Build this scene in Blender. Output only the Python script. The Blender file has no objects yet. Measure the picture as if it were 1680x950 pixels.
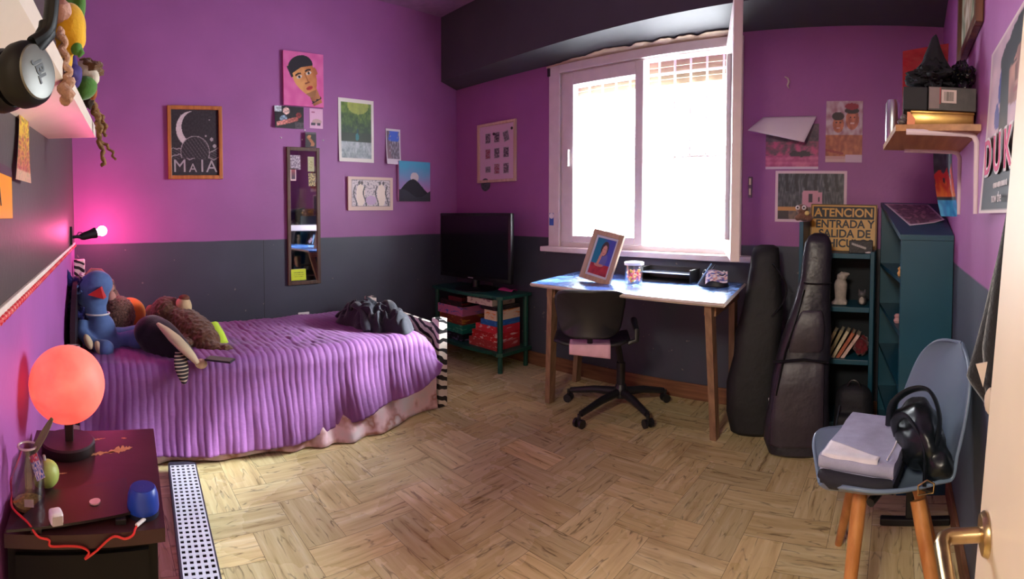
import bpy, bmesh, math, random
from mathutils import Matrix, Vector, Euler, noise
random.seed(7)
PI = math.pi
C = bpy.context.scene.collection
SC = bpy.context.scene

# ------------------------------------------------------------------ camera
# the photograph is a sweep panorama: a central-cylindrical camera at eye height in the doorway
F, YAW, PITCH, ROLL, CY = 829.0, 0.763, -0.0309, -0.0011, 374.0
EYE = Vector((0, 0, 1.17))
CR = Matrix.Rotation(YAW, 3, 'Z') @ Matrix.Rotation(PITCH, 3, 'X') @ Matrix.Rotation(ROLL, 3, 'Y')
cam = bpy.data.cameras.new('camera')
cam.type = 'PANO'
cam.panorama_type = 'CENTRAL_CYLINDRICAL'
cam.central_cylindrical_range_u_min = -840 / F
cam.central_cylindrical_range_u_max = 840 / F
cam.central_cylindrical_range_v_min = -(950 - CY) / F
cam.central_cylindrical_range_v_max = CY / F
cam.central_cylindrical_radius = 1.0
cam.clip_start = 0.01
co = bpy.data.objects.new('camera', cam)
C.objects.link(co)
co.matrix_world = Matrix.Translation(EYE) @ (CR @ Matrix.Rotation(PI / 2, 3, 'X')).to_4x4()
SC.camera = co

# ------------------------------------------------------------------ light and exposure
SC.view_settings.view_transform = 'Standard'
SC.view_settings.look = 'None'
SC.view_settings.gamma = 1.0
SC.view_settings.use_curve_mapping = False
SC.view_settings.exposure = 1.75
try:
    SC.cycles.use_denoising = True
    SC.cycles.max_bounces = 8
    SC.cycles.sample_clamp_indirect = 6.0
    SC.cycles.transparent_max_bounces = 12
except Exception:
    pass
wd = bpy.data.worlds.new('daylight')
SC.world = wd
wd.use_nodes = True
# bright hazy sky above the roofs opposite, dimmer facades and street below
bg = wd.node_tree.nodes['Background']
wn, wl = wd.node_tree.nodes, wd.node_tree.links
wtc = wn.new('ShaderNodeTexCoord'); wsp = wn.new('ShaderNodeSeparateXYZ'); wrm = wn.new('ShaderNodeValToRGB')
wl.new(wtc.outputs['Generated'], wsp.inputs[0]); wl.new(wsp.outputs[2], wrm.inputs[0]); wl.new(wrm.outputs[0], bg.inputs[0])
we = wrm.color_ramp.elements
we[0].position = 0.0; we[0].color = (0.20, 0.21, 0.22, 1)
we[1].position = 0.37; we[1].color = (0.24, 0.26, 0.28, 1)
e_ = we.new(0.42); e_.color = (1.55, 1.68, 1.80, 1)
e_ = we.new(0.60); e_.color = (1.20, 1.34, 1.45, 1)
e_ = we.new(0.72); e_.color = (0.6, 0.7, 0.8, 1)
bg.inputs[1].default_value = 52.0


def light(name, kind, loc, energy, color, direction=None, **kw):
    l = bpy.data.lights.new(name, kind)
    l.energy = energy
    l.color = color
    for k, v in kw.items():
        setattr(l, k, v)
    o = bpy.data.objects.new(name, l)
    C.objects.link(o)
    o.location = loc
    if direction is not None:
        o.rotation_euler = Vector(direction).to_track_quat('-Z', 'Y').to_euler()
    return o


light('sun', 'SUN', (-1, 6, 5), 6.0, (0.95, 0.96, 1.0), (-0.80, -2.0, -1.14), angle=math.radians(9))
portal = light('window_daylight', 'AREA', (-1.64, 3.13, 1.56), 1, (1, 1, 1), (0, -1, 0), shape='RECTANGLE', size=1.34, size_y=1.28)
portal.data.cycles.is_portal = True
light('hall_lamp', 'AREA', (-0.35, -1.0, 2.15), 14, (1.0, 0.87, 0.72), (0.05, 0.75, -0.9), shape='DISK', size=0.5)


# ------------------------------------------------------------------ helpers
def lin(c):
    r = []
    for x in c[:3]:
        x = x / 255.0
        r.append(x / 12.92 if x <= 0.04045 else ((x + 0.055) / 1.055) ** 2.4)
    return (r[0], r[1], r[2], 1.0)


def ray(px, py):
    a = (px - 840) / F
    return CR @ Vector((math.sin(a), math.cos(a), -(py - CY) / F))


def at(px, py, X=None, Y=None, Z=None, r=None):
    """the point of the room seen in direction (px,py) on the plane x=X, y=Y or z=Z, or at horizontal distance r"""
    d = ray(px, py)
    if X is not None: t = X / d.x
    elif Y is not None: t = Y / d.y
    elif Z is not None: t = (Z - EYE.z) / d.z
    else: t = r / math.hypot(d.x, d.y)
    return EYE + d * t


class NT:
    def __init__(s, m):
        s.n = m.node_tree.nodes
        s.l = m.node_tree.links

    def __call__(s, kind, *ins, **props):
        nd = s.n.new(kind)
        for k, v in props.items():
            setattr(nd, k, v)
        for i, v in enumerate(ins):
            if v is None: continue
            s.put(nd.inputs[i], v)
        return nd

    def put(s, sock, v):
        if isinstance(v, bpy.types.NodeSocket): s.l.new(v, sock)
        elif isinstance(v, bpy.types.Node): s.l.new(v.outputs[0], sock)
        else: sock.default_value = v

    def m(s, op, a, b=None, c=None):
        return s('ShaderNodeMath', a, b, c, operation=op).outputs[0]

    def mix(s, f, a, b):
        nd = s.n.new('ShaderNodeMix')
        nd.data_type = 'RGBA'
        s.put(nd.inputs[0], f); s.put(nd.inputs[6], a); s.put(nd.inputs[7], b)
        return nd.outputs[2]

    def ramp(s, f, stops):
        nd = s.n.new('ShaderNodeValToRGB')
        e = nd.color_ramp.elements
        while len(e) < len(stops): e.new(0.5)
        for k, (p, c) in enumerate(stops):
            e[k].position = p
            e[k].color = c
        s.put(nd.inputs[0], f)
        return nd.outputs[0]

    def noise(s, scale, detail=4, vec=None, rough=0.5):
        nd = s.n.new('ShaderNodeTexNoise')
        nd.inputs['Scale'].default_value = scale
        nd.inputs['Detail'].default_value = detail
        nd.inputs['Roughness'].default_value = rough
        if vec is not None: s.l.new(vec, nd.inputs['Vector'])
        return nd.outputs[0]


def new_mat(name):
    m = bpy.data.materials.new(name)
    m.use_nodes = True
    t = NT(m)
    b = m.node_tree.nodes['Principled BSDF']
    return m, t, b


def mat(name, col, rough=0.6, metal=0.0, var=0.12, nscale=12, bump=0.0, bscale=60, bdist=0.004, sheen=0.0, coat=0.0, emit=None, estr=0.0, spec=0.5):
    """one-colour surface with a little uneven tone and an optional fine bump"""
    m, t, b = new_mat(name)
    tc = t('ShaderNodeTexCoord').outputs['Object']
    n = t.noise(nscale, 4, tc)
    c = lin(col)
    lo = tuple(x * (1 - var) for x in c[:3]) + (1,)
    hi = tuple(min(1, x * (1 + var)) for x in c[:3]) + (1,)
    t.put(b.inputs['Base Color'], t.ramp(n, [(0.3, lo), (0.7, hi)]))
    b.inputs['Roughness'].default_value = rough
    b.inputs['Metallic'].default_value = metal
    b.inputs['Specular IOR Level'].default_value = spec
    if sheen:
        b.inputs['Sheen Weight'].default_value = sheen
        b.inputs['Sheen Roughness'].default_value = 0.4
    if coat: b.inputs['Coat Weight'].default_value = coat
    if bump:
        nb = t.noise(bscale, 3, tc)
        bn = t('ShaderNodeBump')
        bn.inputs['Strength'].default_value = bump
        bn.inputs['Distance'].default_value = bdist
        t.put(bn.inputs['Height'], nb)
        t.put(b.inputs['Normal'], bn)
    if emit is not None:
        b.inputs['Emission Color'].default_value = lin(emit)
        b.inputs['Emission Strength'].default_value = estr
    return m


def band_mat(name, axis, bands, c1, c2, rough=0.6, warp=0.0, soft=0.02, bump=0.0):
    """stripes along an object axis"""
    m, t, b = new_mat(name)
    tc = t('ShaderNodeTexCoord').outputs['Object']
    sep = t('ShaderNodeSeparateXYZ', tc)
    v = sep.outputs['XYZ'.index(axis)]
    if warp:
        v = t.m('ADD', v, t.m('MULTIPLY', t.m('SUBTRACT', t.noise(9, 3, tc), 0.5), warp))
    s = t.m('SINE', t.m('MULTIPLY', v, bands))
    f = t.ramp(s, [(0.5 - soft, (0, 0, 0, 1)), (0.5 + soft, (1, 1, 1, 1))])
    t.put(b.inputs['Base Color'], t.mix(f, lin(c1), lin(c2)))
    b.inputs['Roughness'].default_value = rough
    return m


def wood_mat(name, c1, c2, rough=0.5, axis='Z', scale=14):
    m, t, b = new_mat(name)
    tc = t('ShaderNodeTexCoord').outputs['Object']
    sc = [scale * 5, scale * 5, scale * 5]
    sc['XYZ'.index(axis)] = scale * 0.35
    mp = t('ShaderNodeMapping', tc)
    mp.inputs['Scale'].default_value = sc
    n = t.noise(1.0, 5, mp.outputs[0])
    t.put(b.inputs['Base Color'], t.ramp(n, [(0.3, lin(c1)), (0.7, lin(c2))]))
    b.inputs['Roughness'].default_value = rough
    bn = t('ShaderNodeBump')
    bn.inputs['Strength'].default_value = 0.15
    bn.inputs['Distance'].default_value = 0.002
    t.put(bn.inputs['Height'], n)
    t.put(b.inputs['Normal'], bn)
    return m


def zebra_mat():
    m, t, b = new_mat('zebra_paint')
    tc = t('ShaderNodeTexCoord').outputs['Object']
    sep = t('ShaderNodeSeparateXYZ', tc)
    w = t.m('MULTIPLY', t.m('SUBTRACT', t.noise(7, 2, tc), 0.5), 0.13)
    v = t.m('ADD', t.m('ADD', sep.outputs[2], t.m('MULTIPLY', sep.outputs[0], 0.5)), t.m('ADD', w, t.m('MULTIPLY', sep.outputs[1], 0.35)))
    s = t.m('SINE', t.m('MULTIPLY', v, 112))
    f = t.ramp(s, [(0.20, (0, 0, 0, 1)), (0.30, (1, 1, 1, 1))])
    t.put(b.inputs['Base Color'], t.mix(f, lin((222, 212, 200)), lin((22, 20, 22))))
    b.inputs['Roughness'].default_value = 0.45
    return m


def print_mat(name='printed_paper', rough=0.5):
    m, t, b = new_mat(name)
    a = t('ShaderNodeVertexColor', layer_name='Col')
    t.put(b.inputs['Base Color'], a.outputs[0])
    b.inputs['Roughness'].default_value = rough
    return m


def glass_mat(name, tint=(1, 1, 1, 1), gloss=0.08, rough=0.02):
    m = bpy.data.materials.new(name)
    m.use_nodes = True
    t = NT(m)
    for n in list(t.n): t.n.remove(n)
    out = t('ShaderNodeOutputMaterial')
    tr = t('ShaderNodeBsdfTransparent', tint)
    gl = t('ShaderNodeBsdfGlossy')
    gl.inputs['Roughness'].default_value = rough
    lw = t('ShaderNodeLayerWeight')
    lw.inputs[0].default_value = 0.3
    f = t.m('MULTIPLY_ADD', lw.outputs[1], 0.5, gloss)
    mx = t('ShaderNodeMixShader', f, tr, gl)
    t.l.new(mx.outputs[0], out.inputs[0])
    return m


def wmat(o):
    m = Matrix.LocRotScale(o.location, o.rotation_euler, o.scale)
    return wmat(o.parent) @ m if o.parent else m


class MB:
    """collects shapes; build() links them as one mesh object"""
    def __init__(s, M=None):
        s.v = []; s.f = []; s.mi = []; s.col = None
        s.M = M or Matrix.Identity(4)

    def add(s, vs, fs, mi=0, M=None):
        k = len(s.v)
        T = s.M @ M if M is not None else s.M
        s.v += [T @ Vector(p) for p in vs]
        s.f += [[i + k for i in f] for f in fs]
        s.mi += [mi] * len(fs)
        return s

    def bm(s, b, mi=0, M=None):
        b.verts.index_update()
        s.add([v.co.copy() for v in b.verts], [[v.index for v in f.verts] for f in b.faces], mi, M)
        b.free()
        return s

    def box(s, c, d, bevel=0.0, R=None, mi=0, seg=2, taper=None):
        b = bmesh.new()
        bmesh.ops.create_cube(b, size=1)
        for v in b.verts:
            if taper and v.co.z > 0: v.co.x *= taper[0]; v.co.y *= taper[1]
            v.co.x *= d[0]; v.co.y *= d[1]; v.co.z *= d[2]
        if bevel: bmesh.ops.bevel(b, geom=b.edges[:], offset=bevel, segments=seg, profile=0.5, affect='EDGES')
        M = Matrix.Translation(c)
        if R is not None: M = M @ R.to_4x4()
        return s.bm(b, mi, M)

    def box2(s, lo, hi, bevel=0.0, mi=0, seg=2):
        return s.box([(a + b) / 2 for a, b in zip(lo, hi)], [abs(b - a) for a, b in zip(lo, hi)], bevel, None, mi, seg)

    def tube(s, pts, r, n=10, mi=0, caps=True, closed=False, flat=None):
        P = [Vector(p) for p in pts]
        k = len(P)
        rs = r if isinstance(r, (list, tuple)) else [r] * k
        vs = []; fs = []
        up = Vector((0, 0, 1))
        prev = None
        for i in range(k):
            if closed: d = P[(i + 1) % k] - P[i - 1]
            else: d = P[min(i + 1, k - 1)] - P[max(i - 1, 0)]
            if d.length < 1e-9: d = Vector((0, 0, 1))
            d.normalize()
            if prev is None:
                a = up.cross(d) if abs(d.z) < 0.95 else Vector((1, 0, 0)).cross(d)
            else:
                a = prev - d * prev.dot(d)
            if a.length < 1e-6: a = d.orthogonal()
            a.normalize(); prev = a
            b = d.cross(a)
            for j in range(n):
                t = 2 * PI * j / n
                q = a * math.cos(t) + b * math.sin(t) * (flat if flat else 1)
                vs.append(P[i] + q * rs[i])
        seg = k if closed else k - 1
        for i in range(seg):
            for j in range(n):
                a0 = i * n + j; a1 = i * n + (j + 1) % n
                b0 = ((i + 1) % k) * n + j; b1 = ((i + 1) % k) * n + (j + 1) % n
                fs.append([a0, a1, b1, b0])
        if caps and not closed:
            fs.append(list(range(n))[::-1]); fs.append(list(range((k - 1) * n, k * n)))
        return s.add(vs, fs, mi)

    def cyl(s, p0, p1, r0, r1=None, n=20, mi=0):
        return s.tube([p0, p1], [r0, r1 if r1 is not None else r0], n, mi)

    def lathe(s, prof, c=(0, 0, 0), n=28, mi=0, R=None):
        vs = []; fs = []
        for r, z in prof:
            for j in range(n):
                t = 2 * PI * j / n
                vs.append((r * math.cos(t), r * math.sin(t), z))
        for i in range(len(prof) - 1):
            for j in range(n):
                fs.append([i * n + j, i * n + (j + 1) % n, (i + 1) * n + (j + 1) % n, (i + 1) * n + j])
        if prof[0][0] > 1e-6: fs.append(list(range(n))[::-1])
        if prof[-1][0] > 1e-6: fs.append(list(range((len(prof) - 1) * n, len(prof) * n)))
        M = Matrix.Translation(c)
        if R is not None: M = M @ R.to_4x4()
        return s.add(vs, fs, mi, M)

    def ell(s, c, r, R=None, n=24, k=14, mi=0, wob=0.0, wsc=8.0, seed=0):
        vs = [(0, 0, -1)]; fs = []
        for i in range(1, k):
            p = -PI / 2 + PI * i / k
            for j in range(n):
                t = 2 * PI * j / n
                vs.append((math.cos(p) * math.cos(t), math.cos(p) * math.sin(t), math.sin(p)))
        vs.append((0, 0, 1))
        for j in range(n):
            fs.append([0, 1 + (j + 1) % n, 1 + j])
            fs.append([len(vs) - 1, 1 + (k - 2) * n + j, 1 + (k - 2) * n + (j + 1) % n])
        for i in range(k - 2):
            for j in range(n):
                fs.append([1 + i * n + j, 1 + i * n + (j + 1) % n, 1 + (i + 1) * n + (j + 1) % n, 1 + (i + 1) * n + j])
        if not isinstance(r, (tuple, list)): r = (r, r, r)
        out = []
        for p in vs:
            q = Vector((p[0] * r[0], p[1] * r[1], p[2] * r[2]))
            if wob:
                q = q * (1 + wob * noise.noise(Vector((p[0], p[1], p[2])) * wsc * 0.25 + Vector((seed * 7.3, seed, 0))) + wob * 0.5 * noise.noise(Vector(p) * wsc * 0.7 + Vector((seed, 3, 1))))
            out.append(q)
        M = Matrix.Translation(c)
        if R is not None: M = M @ R.to_4x4()
        return s.add(out, fs, mi, M)

    def grid(s, fn, nu, nv, mi=0, flip=False):
        vs = [fn(i / nu, j / nv) for j in range(nv + 1) for i in range(nu + 1)]
        fs = []
        for j in range(nv):
            for i in range(nu):
                a = j * (nu + 1) + i
                q = [a, a + 1, a + nu + 2, a + nu + 1]
                fs.append(q[::-1] if flip else q)
        return s.add(vs, fs, mi)

    def prism(s, poly, y0, y1, mi=0, M=None):
        """outline (x,z) swept from y0 to y1"""
        n = len(poly)
        vs = [(x, y0, z) for x, z in poly] + [(x, y1, z) for x, z in poly]
        fs = [list(range(n)), list(range(n, 2 * n))[::-1]]
        for i in range(n):
            j = (i + 1) % n
            fs.append([i, i + n, j + n, j])
        return s.add(vs, fs, mi, M)

    def slab(s, poly, z0, z1, mi=0):
        """outline (x,y) swept from z0 to z1"""
        n = len(poly)
        vs = [(x, y, z0) for x, y in poly] + [(x, y, z1) for x, y in poly]
        fs = [list(range(n))[::-1], list(range(n, 2 * n))]
        for i in range(n):
            j = (i + 1) % n
            fs.append([i, j, j + n, i + n])
        return s.add(vs, fs, mi)

    def loft(s, rings, mi=0, caps=True):
        n = len(rings[0]); vs = [p for r in rings for p in r]; fs = []
        for i in range(len(rings) - 1):
            for j in range(n):
                fs.append([i * n + j, i * n + (j + 1) % n, (i + 1) * n + (j + 1) % n, (i + 1) * n + j])
        if caps:
            fs.append(list(range(n))[::-1]); fs.append(list(range((len(rings) - 1) * n, len(rings) * n)))
        return s.add(vs, fs, mi)

    def build(s, name, m, parent=None, smooth=False, world=False, loc=None, rz=0.0, angle=40, remesh=None, solid=None, subdiv=0, fuzz=None):
        vs = s.v
        if world and parent is not None:
            iv = wmat(parent).inverted()
            vs = [iv @ p for p in vs]
        elif world and loc is not None:
            vs = [p - Vector(loc) for p in vs]
        me = bpy.data.meshes.new(name)
        me.from_pydata([tuple(p) for p in vs], [], s.f)
        ms = m if isinstance(m, (list, tuple)) else [m]
        for x in ms: me.materials.append(x)
        if len(ms) > 1: me.polygons.foreach_set('material_index', s.mi)
        if s.col is not None:
            at_ = me.color_attributes.new('Col', 'FLOAT_COLOR', 'POINT')
            at_.data.foreach_set('color', [x for c in s.col for x in c])
        me.validate()
        bm_ = bmesh.new(); bm_.from_mesh(me)
        bmesh.ops.recalc_face_normals(bm_, faces=bm_.faces[:])
        bm_.to_mesh(me); bm_.free()
        if smooth:
            me.polygons.foreach_set('use_smooth', [True] * len(me.polygons))
            me.set_sharp_from_angle(angle=math.radians(angle))
        o = bpy.data.objects.new(name, me)
        C.objects.link(o)
        if parent is not None: o.parent = parent
        if loc is not None: o.location = loc
        if rz: o.rotation_euler = (0, 0, rz)
        if remesh:
            md = o.modifiers.new('remesh', 'REMESH'); md.mode = 'VOXEL'; md.voxel_size = remesh; md.use_smooth_shade = True
            sm = o.modifiers.new('smooth', 'SMOOTH'); sm.factor = 0.5; sm.iterations = 4
        if fuzz:
            tx = bpy.data.textures.new('fuzz', 'CLOUDS'); tx.noise_scale = fuzz[1]; tx.noise_depth = 2
            md = o.modifiers.new('fuzz', 'DISPLACE'); md.texture = tx; md.texture_coords = 'LOCAL'; md.strength = fuzz[0]; md.mid_level = 0.5
        if solid:
            md = o.modifiers.new('thickness', 'SOLIDIFY'); md.thickness = solid; md.offset = 0
        if subdiv:
            md = o.modifiers.new('subdivision', 'SUBSURF'); md.levels = subdiv; md.render_levels = subdiv
        return o


def tag(o, label=None, cat=None, group=None, kind=None):
    if label: o['label'] = label
    if cat: o['category'] = cat
    if group: o['group'] = group
    if kind: o['kind'] = kind
    return o


def thing(name, label, cat, loc=(0, 0, 0), rz=0.0, group=None, rot=None):
    o = bpy.data.objects.new(name, None)
    o.empty_display_size = 0.05
    C.objects.link(o)
    o.location = loc
    o.rotation_euler = rot if rot is not None else (0, 0, rz)
    return tag(o, label, cat, group)


def struct(o):
    o['kind'] = 'structure'
    return o


def text(s, size, m, parent, loc, name='lettering', rot=(PI / 2, 0, 0), extrude=0.0006, sx=1.0, bold=0.0, align='CENTER'):
    cu = bpy.data.curves.new('t', 'FONT')
    cu.body = s; cu.size = size; cu.align_x = align; cu.align_y = 'CENTER'; cu.extrude = extrude; cu.offset = bold
    tmp = bpy.data.objects.new('t', cu)
    C.objects.link(tmp)
    dg = bpy.context.evaluated_depsgraph_get()
    me = bpy.data.meshes.new_from_object(tmp.evaluated_get(dg))
    bpy.data.objects.remove(tmp)
    me.name = name
    me.materials.clear(); me.materials.append(m)
    o = bpy.data.objects.new(name, me)
    C.objects.link(o)
    o.parent = parent
    o.location = loc
    o.rotation_euler = rot
    o.scale = (sx, 1, 1)
    return o


def painted(w, h, fn, nx=48, ny=64, y=0.0, curl=None, thick=0.0, mb=None):
    """a sheet w x h in the local x-z plane facing -y, coloured by fn(u,v) in sRGB 0..255"""
    mb = mb or MB()
    def P(u, v, d=0.0):
        off = curl(u, v) if curl else (0, 0, 0)
        return (w * (u - 0.5) + off[0], y + off[1] + d, h * (v - 0.5) + off[2])
    mb.grid(lambda u, v: P(u, v), nx, ny)
    cols = [lin(fn(i / nx, j / ny)) for j in range(ny + 1) for i in range(nx + 1)]
    if thick:
        mb.grid(lambda u, v: P(u, v, thick), nx, ny)
        cols += [lin((225, 222, 216))] * ((nx + 1) * (ny + 1))
        n = (nx + 1) * (ny + 1); fs = []
        ring = [i for i in range(nx + 1)] + [j * (nx + 1) + nx for j in range(1, ny + 1)] + [ny * (nx + 1) + i for i in range(nx - 1, -1, -1)] + [j * (nx + 1) for j in range(ny - 1, 0, -1)]
        for a, b in zip(ring, ring[1:] + ring[:1]): fs.append([a, b, b + n, a + n])
        mb.f += fs; mb.mi += [0] * len(fs)
    mb.col = cols
    return mb


def nz(u, v, s=8.0, k=0.0):
    return noise.noise(Vector((u * s, v * s, k)))


def mixc(a, b, t):
    t = max(0.0, min(1.0, t))
    return tuple(x * (1 - t) + y * t for x, y in zip(a, b))


def inell(u, v, cu, cv, a, b, rot=0.0):
    du, dv = u - cu, v - cv
    x = du * math.cos(rot) + dv * math.sin(rot); y = -du * math.sin(rot) + dv * math.cos(rot)
    return (x / a) ** 2 + (y / b) ** 2


RZ = lambda a: Matrix.Rotation(a, 3, 'Z')
RX = lambda a: Matrix.Rotation(a, 3, 'X')
RY = lambda a: Matrix.Rotation(a, 3, 'Y')
PAPER = print_mat('printed_paper', 0.45)
CANVAS = print_mat('painted_canvas', 0.7)

# ------------------------------------------------------------------ the room
DW, DL, DR, DB = 2.908, 3.462, 0.240, 0.205
WH = 2.85
WAIN = 0.984
PURPLE, DARK = (160, 94, 156), (68, 72, 85)


def wall_mat(name, top, bottom, seam=None, wob=0.006, z0=WAIN):
    m, t, b = new_mat(name)
    tc = t('ShaderNodeTexCoord').outputs['Object']
    sep = t('ShaderNodeSeparateXYZ', tc)
    z = t.m('ADD', sep.outputs[2], t.m('MULTIPLY', t.m('SUBTRACT', t.noise(3, 3, tc), 0.5), wob * 2))
    f = t.ramp(t.m('ADD', t.m('SUBTRACT', z, z0), 0.5), [(0.499, (0, 0, 0, 1)), (0.501, (1, 1, 1, 1))])
    n = t.noise(2.2, 5, tc)
    up = t.ramp(n, [(0.3, tuple(x * 0.9 for x in lin(top)[:3]) + (1,)), (0.7, tuple(min(1, x * 1.08) for x in lin(top)[:3]) + (1,))])
    dn = t.ramp(n, [(0.3, tuple(x * 0.85 for x in lin(bottom)[:3]) + (1,)), (0.7, tuple(min(1, x * 1.12) for x in lin(bottom)[:3]) + (1,))])
    # chipped specks in the dark paint
    sp = t.ramp(t.noise(26, 2, tc), [(0.735, (0, 0, 0, 1)), (0.75, (1, 1, 1, 1))])
    sp = t.m('MULTIPLY', sp, 0.55)
    dn = t.mix(sp, dn, lin((150, 140, 132)))
    if seam is not None:
        d = t.m('ABSOLUTE', t.m('SUBTRACT', sep.outputs[1], seam))
        dn = t.mix(t.m('LESS_THAN', d, 0.0022), dn, lin((30, 31, 38)))
    t.put(b.inputs['Base Color'], t.mix(f, dn, up))
    b.inputs['Roughness'].default_value = 0.5
    bn = t('ShaderNodeBump')
    bn.inputs['Strength'].default_value = 0.25
    bn.inputs['Distance'].default_value = 0.003
    t.put(bn.inputs['Height'], t.noise(45, 4, tc))
    t.put(b.inputs['Normal'], bn)
    return m


def floor_mat():
    m, t, b = new_mat('herringbone_vinyl')
    uv = t('ShaderNodeUVMap').outputs[0]
    obj = t('ShaderNodeTexCoord').outputs['Object']
    vc = t('ShaderNodeVertexColor', layer_name='Col')
    mp = t('ShaderNodeMapping', uv); mp.inputs['Scale'].default_value = (2.4, 30, 1)
    n1 = t.noise(1.0, 6, mp.outputs[0], 0.6)
    mp2 = t('ShaderNodeMapping', uv); mp2.inputs['Scale'].default_value = (3.5, 55, 1)
    n2 = t.noise(1.0, 3, mp2.outputs[0])
    mp3 = t('ShaderNodeMapping', uv); mp3.inputs['Scale'].default_value = (4.0, 22, 1)
    n3 = t.noise(1.0, 2, mp3.outputs[0])
    base = t.ramp(n1, [(0.28, lin((144, 122, 78))), (0.38, lin((206, 186, 132))), (0.56, lin((222, 206, 152))), (0.75, lin((236, 226, 182)))])
    # dark wavy cracks between the printed slivers
    cr = t.ramp(t.m('ABSOLUTE', t.m('SUBTRACT', n3, 0.5)), [(0.0, (1, 1, 1, 1)), (0.022, (0, 0, 0, 1))])
    cr = t.m('MULTIPLY', cr, t.ramp(n2, [(0.42, (0, 0, 0, 1)), (0.6, (1, 1, 1, 1))]))
    base = t.mix(t.m('MULTIPLY', cr, 0.7), base, lin((72, 52, 34)))
    mul = t('ShaderNodeMix', data_type='RGBA', blend_type='MULTIPLY')
    mul.inputs[0].default_value = 1.0
    t.put(mul.inputs[6], base); t.put(mul.inputs[7], vc.outputs[0])
    # worn, dull, darker patches
    st = t.ramp(t.noise(1.6, 4, obj), [(0.60, (0, 0, 0, 1)), (0.66, (1, 1, 1, 1))])
    col = t.mix(t.m('MULTIPLY', st, 0.30), mul.outputs[2], lin((150, 116, 70)))
    t.put(b.inputs['Base Color'], col)
    gl = t.ramp(t.noise(2.3, 5, obj), [(0.50, (0.22, 0.22, 0.22, 1)), (0.55, (0.60, 0.60, 0.60, 1))])
    t.put(b.inputs['Roughness'], gl)
    bn = t('ShaderNodeBump')
    bn.inputs['Strength'].default_value = 0.35
    bn.inputs['Distance'].default_value = 0.002
    t.put(bn.inputs['Height'], t.m('SUBTRACT', n1, cr))
    t.put(b.inputs['Normal'], bn)
    return m


def build_floor():
    a = 0.1525
    x0, x1, y0, y1 = -DL - 0.1, DR + 0.1, -1.9, DW + 0.05
    verts = []; faces = []; uvs = []; cols = []
    def clip(v, lo, hi): return max(lo, min(hi, v))
    def plank(ax, ay, bx, by, along_x):
        ax, bx = clip(ax, x0, x1), clip(bx, x0, x1); ay, by = clip(ay, y0, y1), clip(by, y0, y1)
        if bx - ax < 1e-4 or by - ay < 1e-4: return
        k = len(verts); g = 0.0006; tone = random.uniform(0.82, 1.08); w = random.uniform(-0.03, 0.03)
        ou, ov = random.uniform(0, 60), random.uniform(0, 60)
        ps = [(ax + g, ay + g), (bx - g, ay + g), (bx - g, by - g), (ax + g, by - g)]
        for p in ps: verts.append((p[0], p[1], 0.0))
        faces.append([k, k + 1, k + 2, k + 3])
        for p in ps: uvs.append((p[0] + ou, p[1] + ov) if along_x else (p[1] + ou, p[0] + ov))
        cols.extend([(tone + w, tone, tone - w, 1)] * 4)
    for i in range(-40, 40):
        for j in range(-16, 17):
            ox = -1.75 + a * (i + 2 * j); oy = 0.82 + a * (-i + 2 * j)
            plank(ox, oy, ox + a, oy + 2 * a, False)
            plank(ox - 2 * a, oy, ox, oy + a, True)
    k = len(verts)
    verts.extend([(x0, y0, -0.0009), (x1, y0, -0.0009), (x1, y1, -0.0009), (x0, y1, -0.0009), (x0, y0, -0.08), (x1, y0, -0.08), (x1, y1, -0.08), (x0, y1, -0.08)])
    under = [[k, k + 1, k + 2, k + 3], [k + 7, k + 6, k + 5, k + 4], [k, k + 4, k + 5, k + 1], [k + 1, k + 5, k + 6, k + 2], [k + 2, k + 6, k + 7, k + 3], [k + 3, k + 7, k + 4, k]]
    me = bpy.data.meshes.new('floor')
    me.from_pydata(verts, [], faces + under)
    me.materials.append(floor_mat()); me.materials.append(mat('floor_gap', (48, 36, 26), 0.9))
    for q in range(len(faces), len(faces) + 6): me.polygons[q].material_index = 1
    lay = me.uv_layers.new(name='UVMap')
    for li, l in enumerate(me.loops):
        lay.data[li].uv = uvs[l.vertex_index] if l.vertex_index < len(uvs) else (0, 0)
    at_ = me.color_attributes.new('Col', 'FLOAT_COLOR', 'POINT')
    for q, c in enumerate(cols): at_.data[q].color = c
    o = bpy.data.objects.new('floor', me)
    C.objects.link(o)
    return struct(o)


build_floor()
M_beam = mat('charcoal_paint', (70, 70, 74), 0.6, var=0.1, nscale=3, bump=0.2, bscale=30)
M_ceil = mat('ceiling_paint', (150, 110, 150), 0.8)
struct(MB().box2((-DL - 0.2, -2.0, WH), (DR + 0.2, DW + 0.25, WH + 0.1)).build('ceiling', M_ceil))
wx0, wx1, wz0, wz1 = -2.31, -0.97, 0.92, 2.205
w = MB()
T = 0.22
w.box2((-DL - 0.15, DW, -0.05), (wx0, DW + T, WH)); w.box2((wx1, DW, -0.05), (DR + 0.15, DW + T, WH))
w.box2((wx0, DW, -0.05), (wx1, DW + T, wz0)); w.box2((wx0, DW, wz1), (wx1, DW + T, WH))
struct(w.build('wall_north', wall_mat('north_wall_paint', PURPLE, DARK)))
struct(MB().box2((-DL - 0.15, -DB - 0.15, -0.05), (-DL, DW, WH)).build('wall_west', wall_mat('west_wall_paint', PURPLE, DARK, seam=1.13)))
struct(MB().box2((DR, -DB, -0.05), (DR + 0.15, DW, WH)).build('wall_east', wall_mat('east_wall_lit_paint', (182, 110, 178), (84, 92, 108))))  # both wall tones lightened here, brighter light put into the colour
w = MB()
w.box2((-DL, -DB - 0.15, -0.05), (-0.74, -DB, WH)); w.box2((-0.74, -DB - 0.15, 2.08), (DR + 0.15, -DB, WH))
struct(w.build('wall_south', wall_mat('south_wall_paint', (74, 64, 60), (166, 92, 166))))
M_hall = mat('hall_paint', (214, 200, 178), 0.8)
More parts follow.
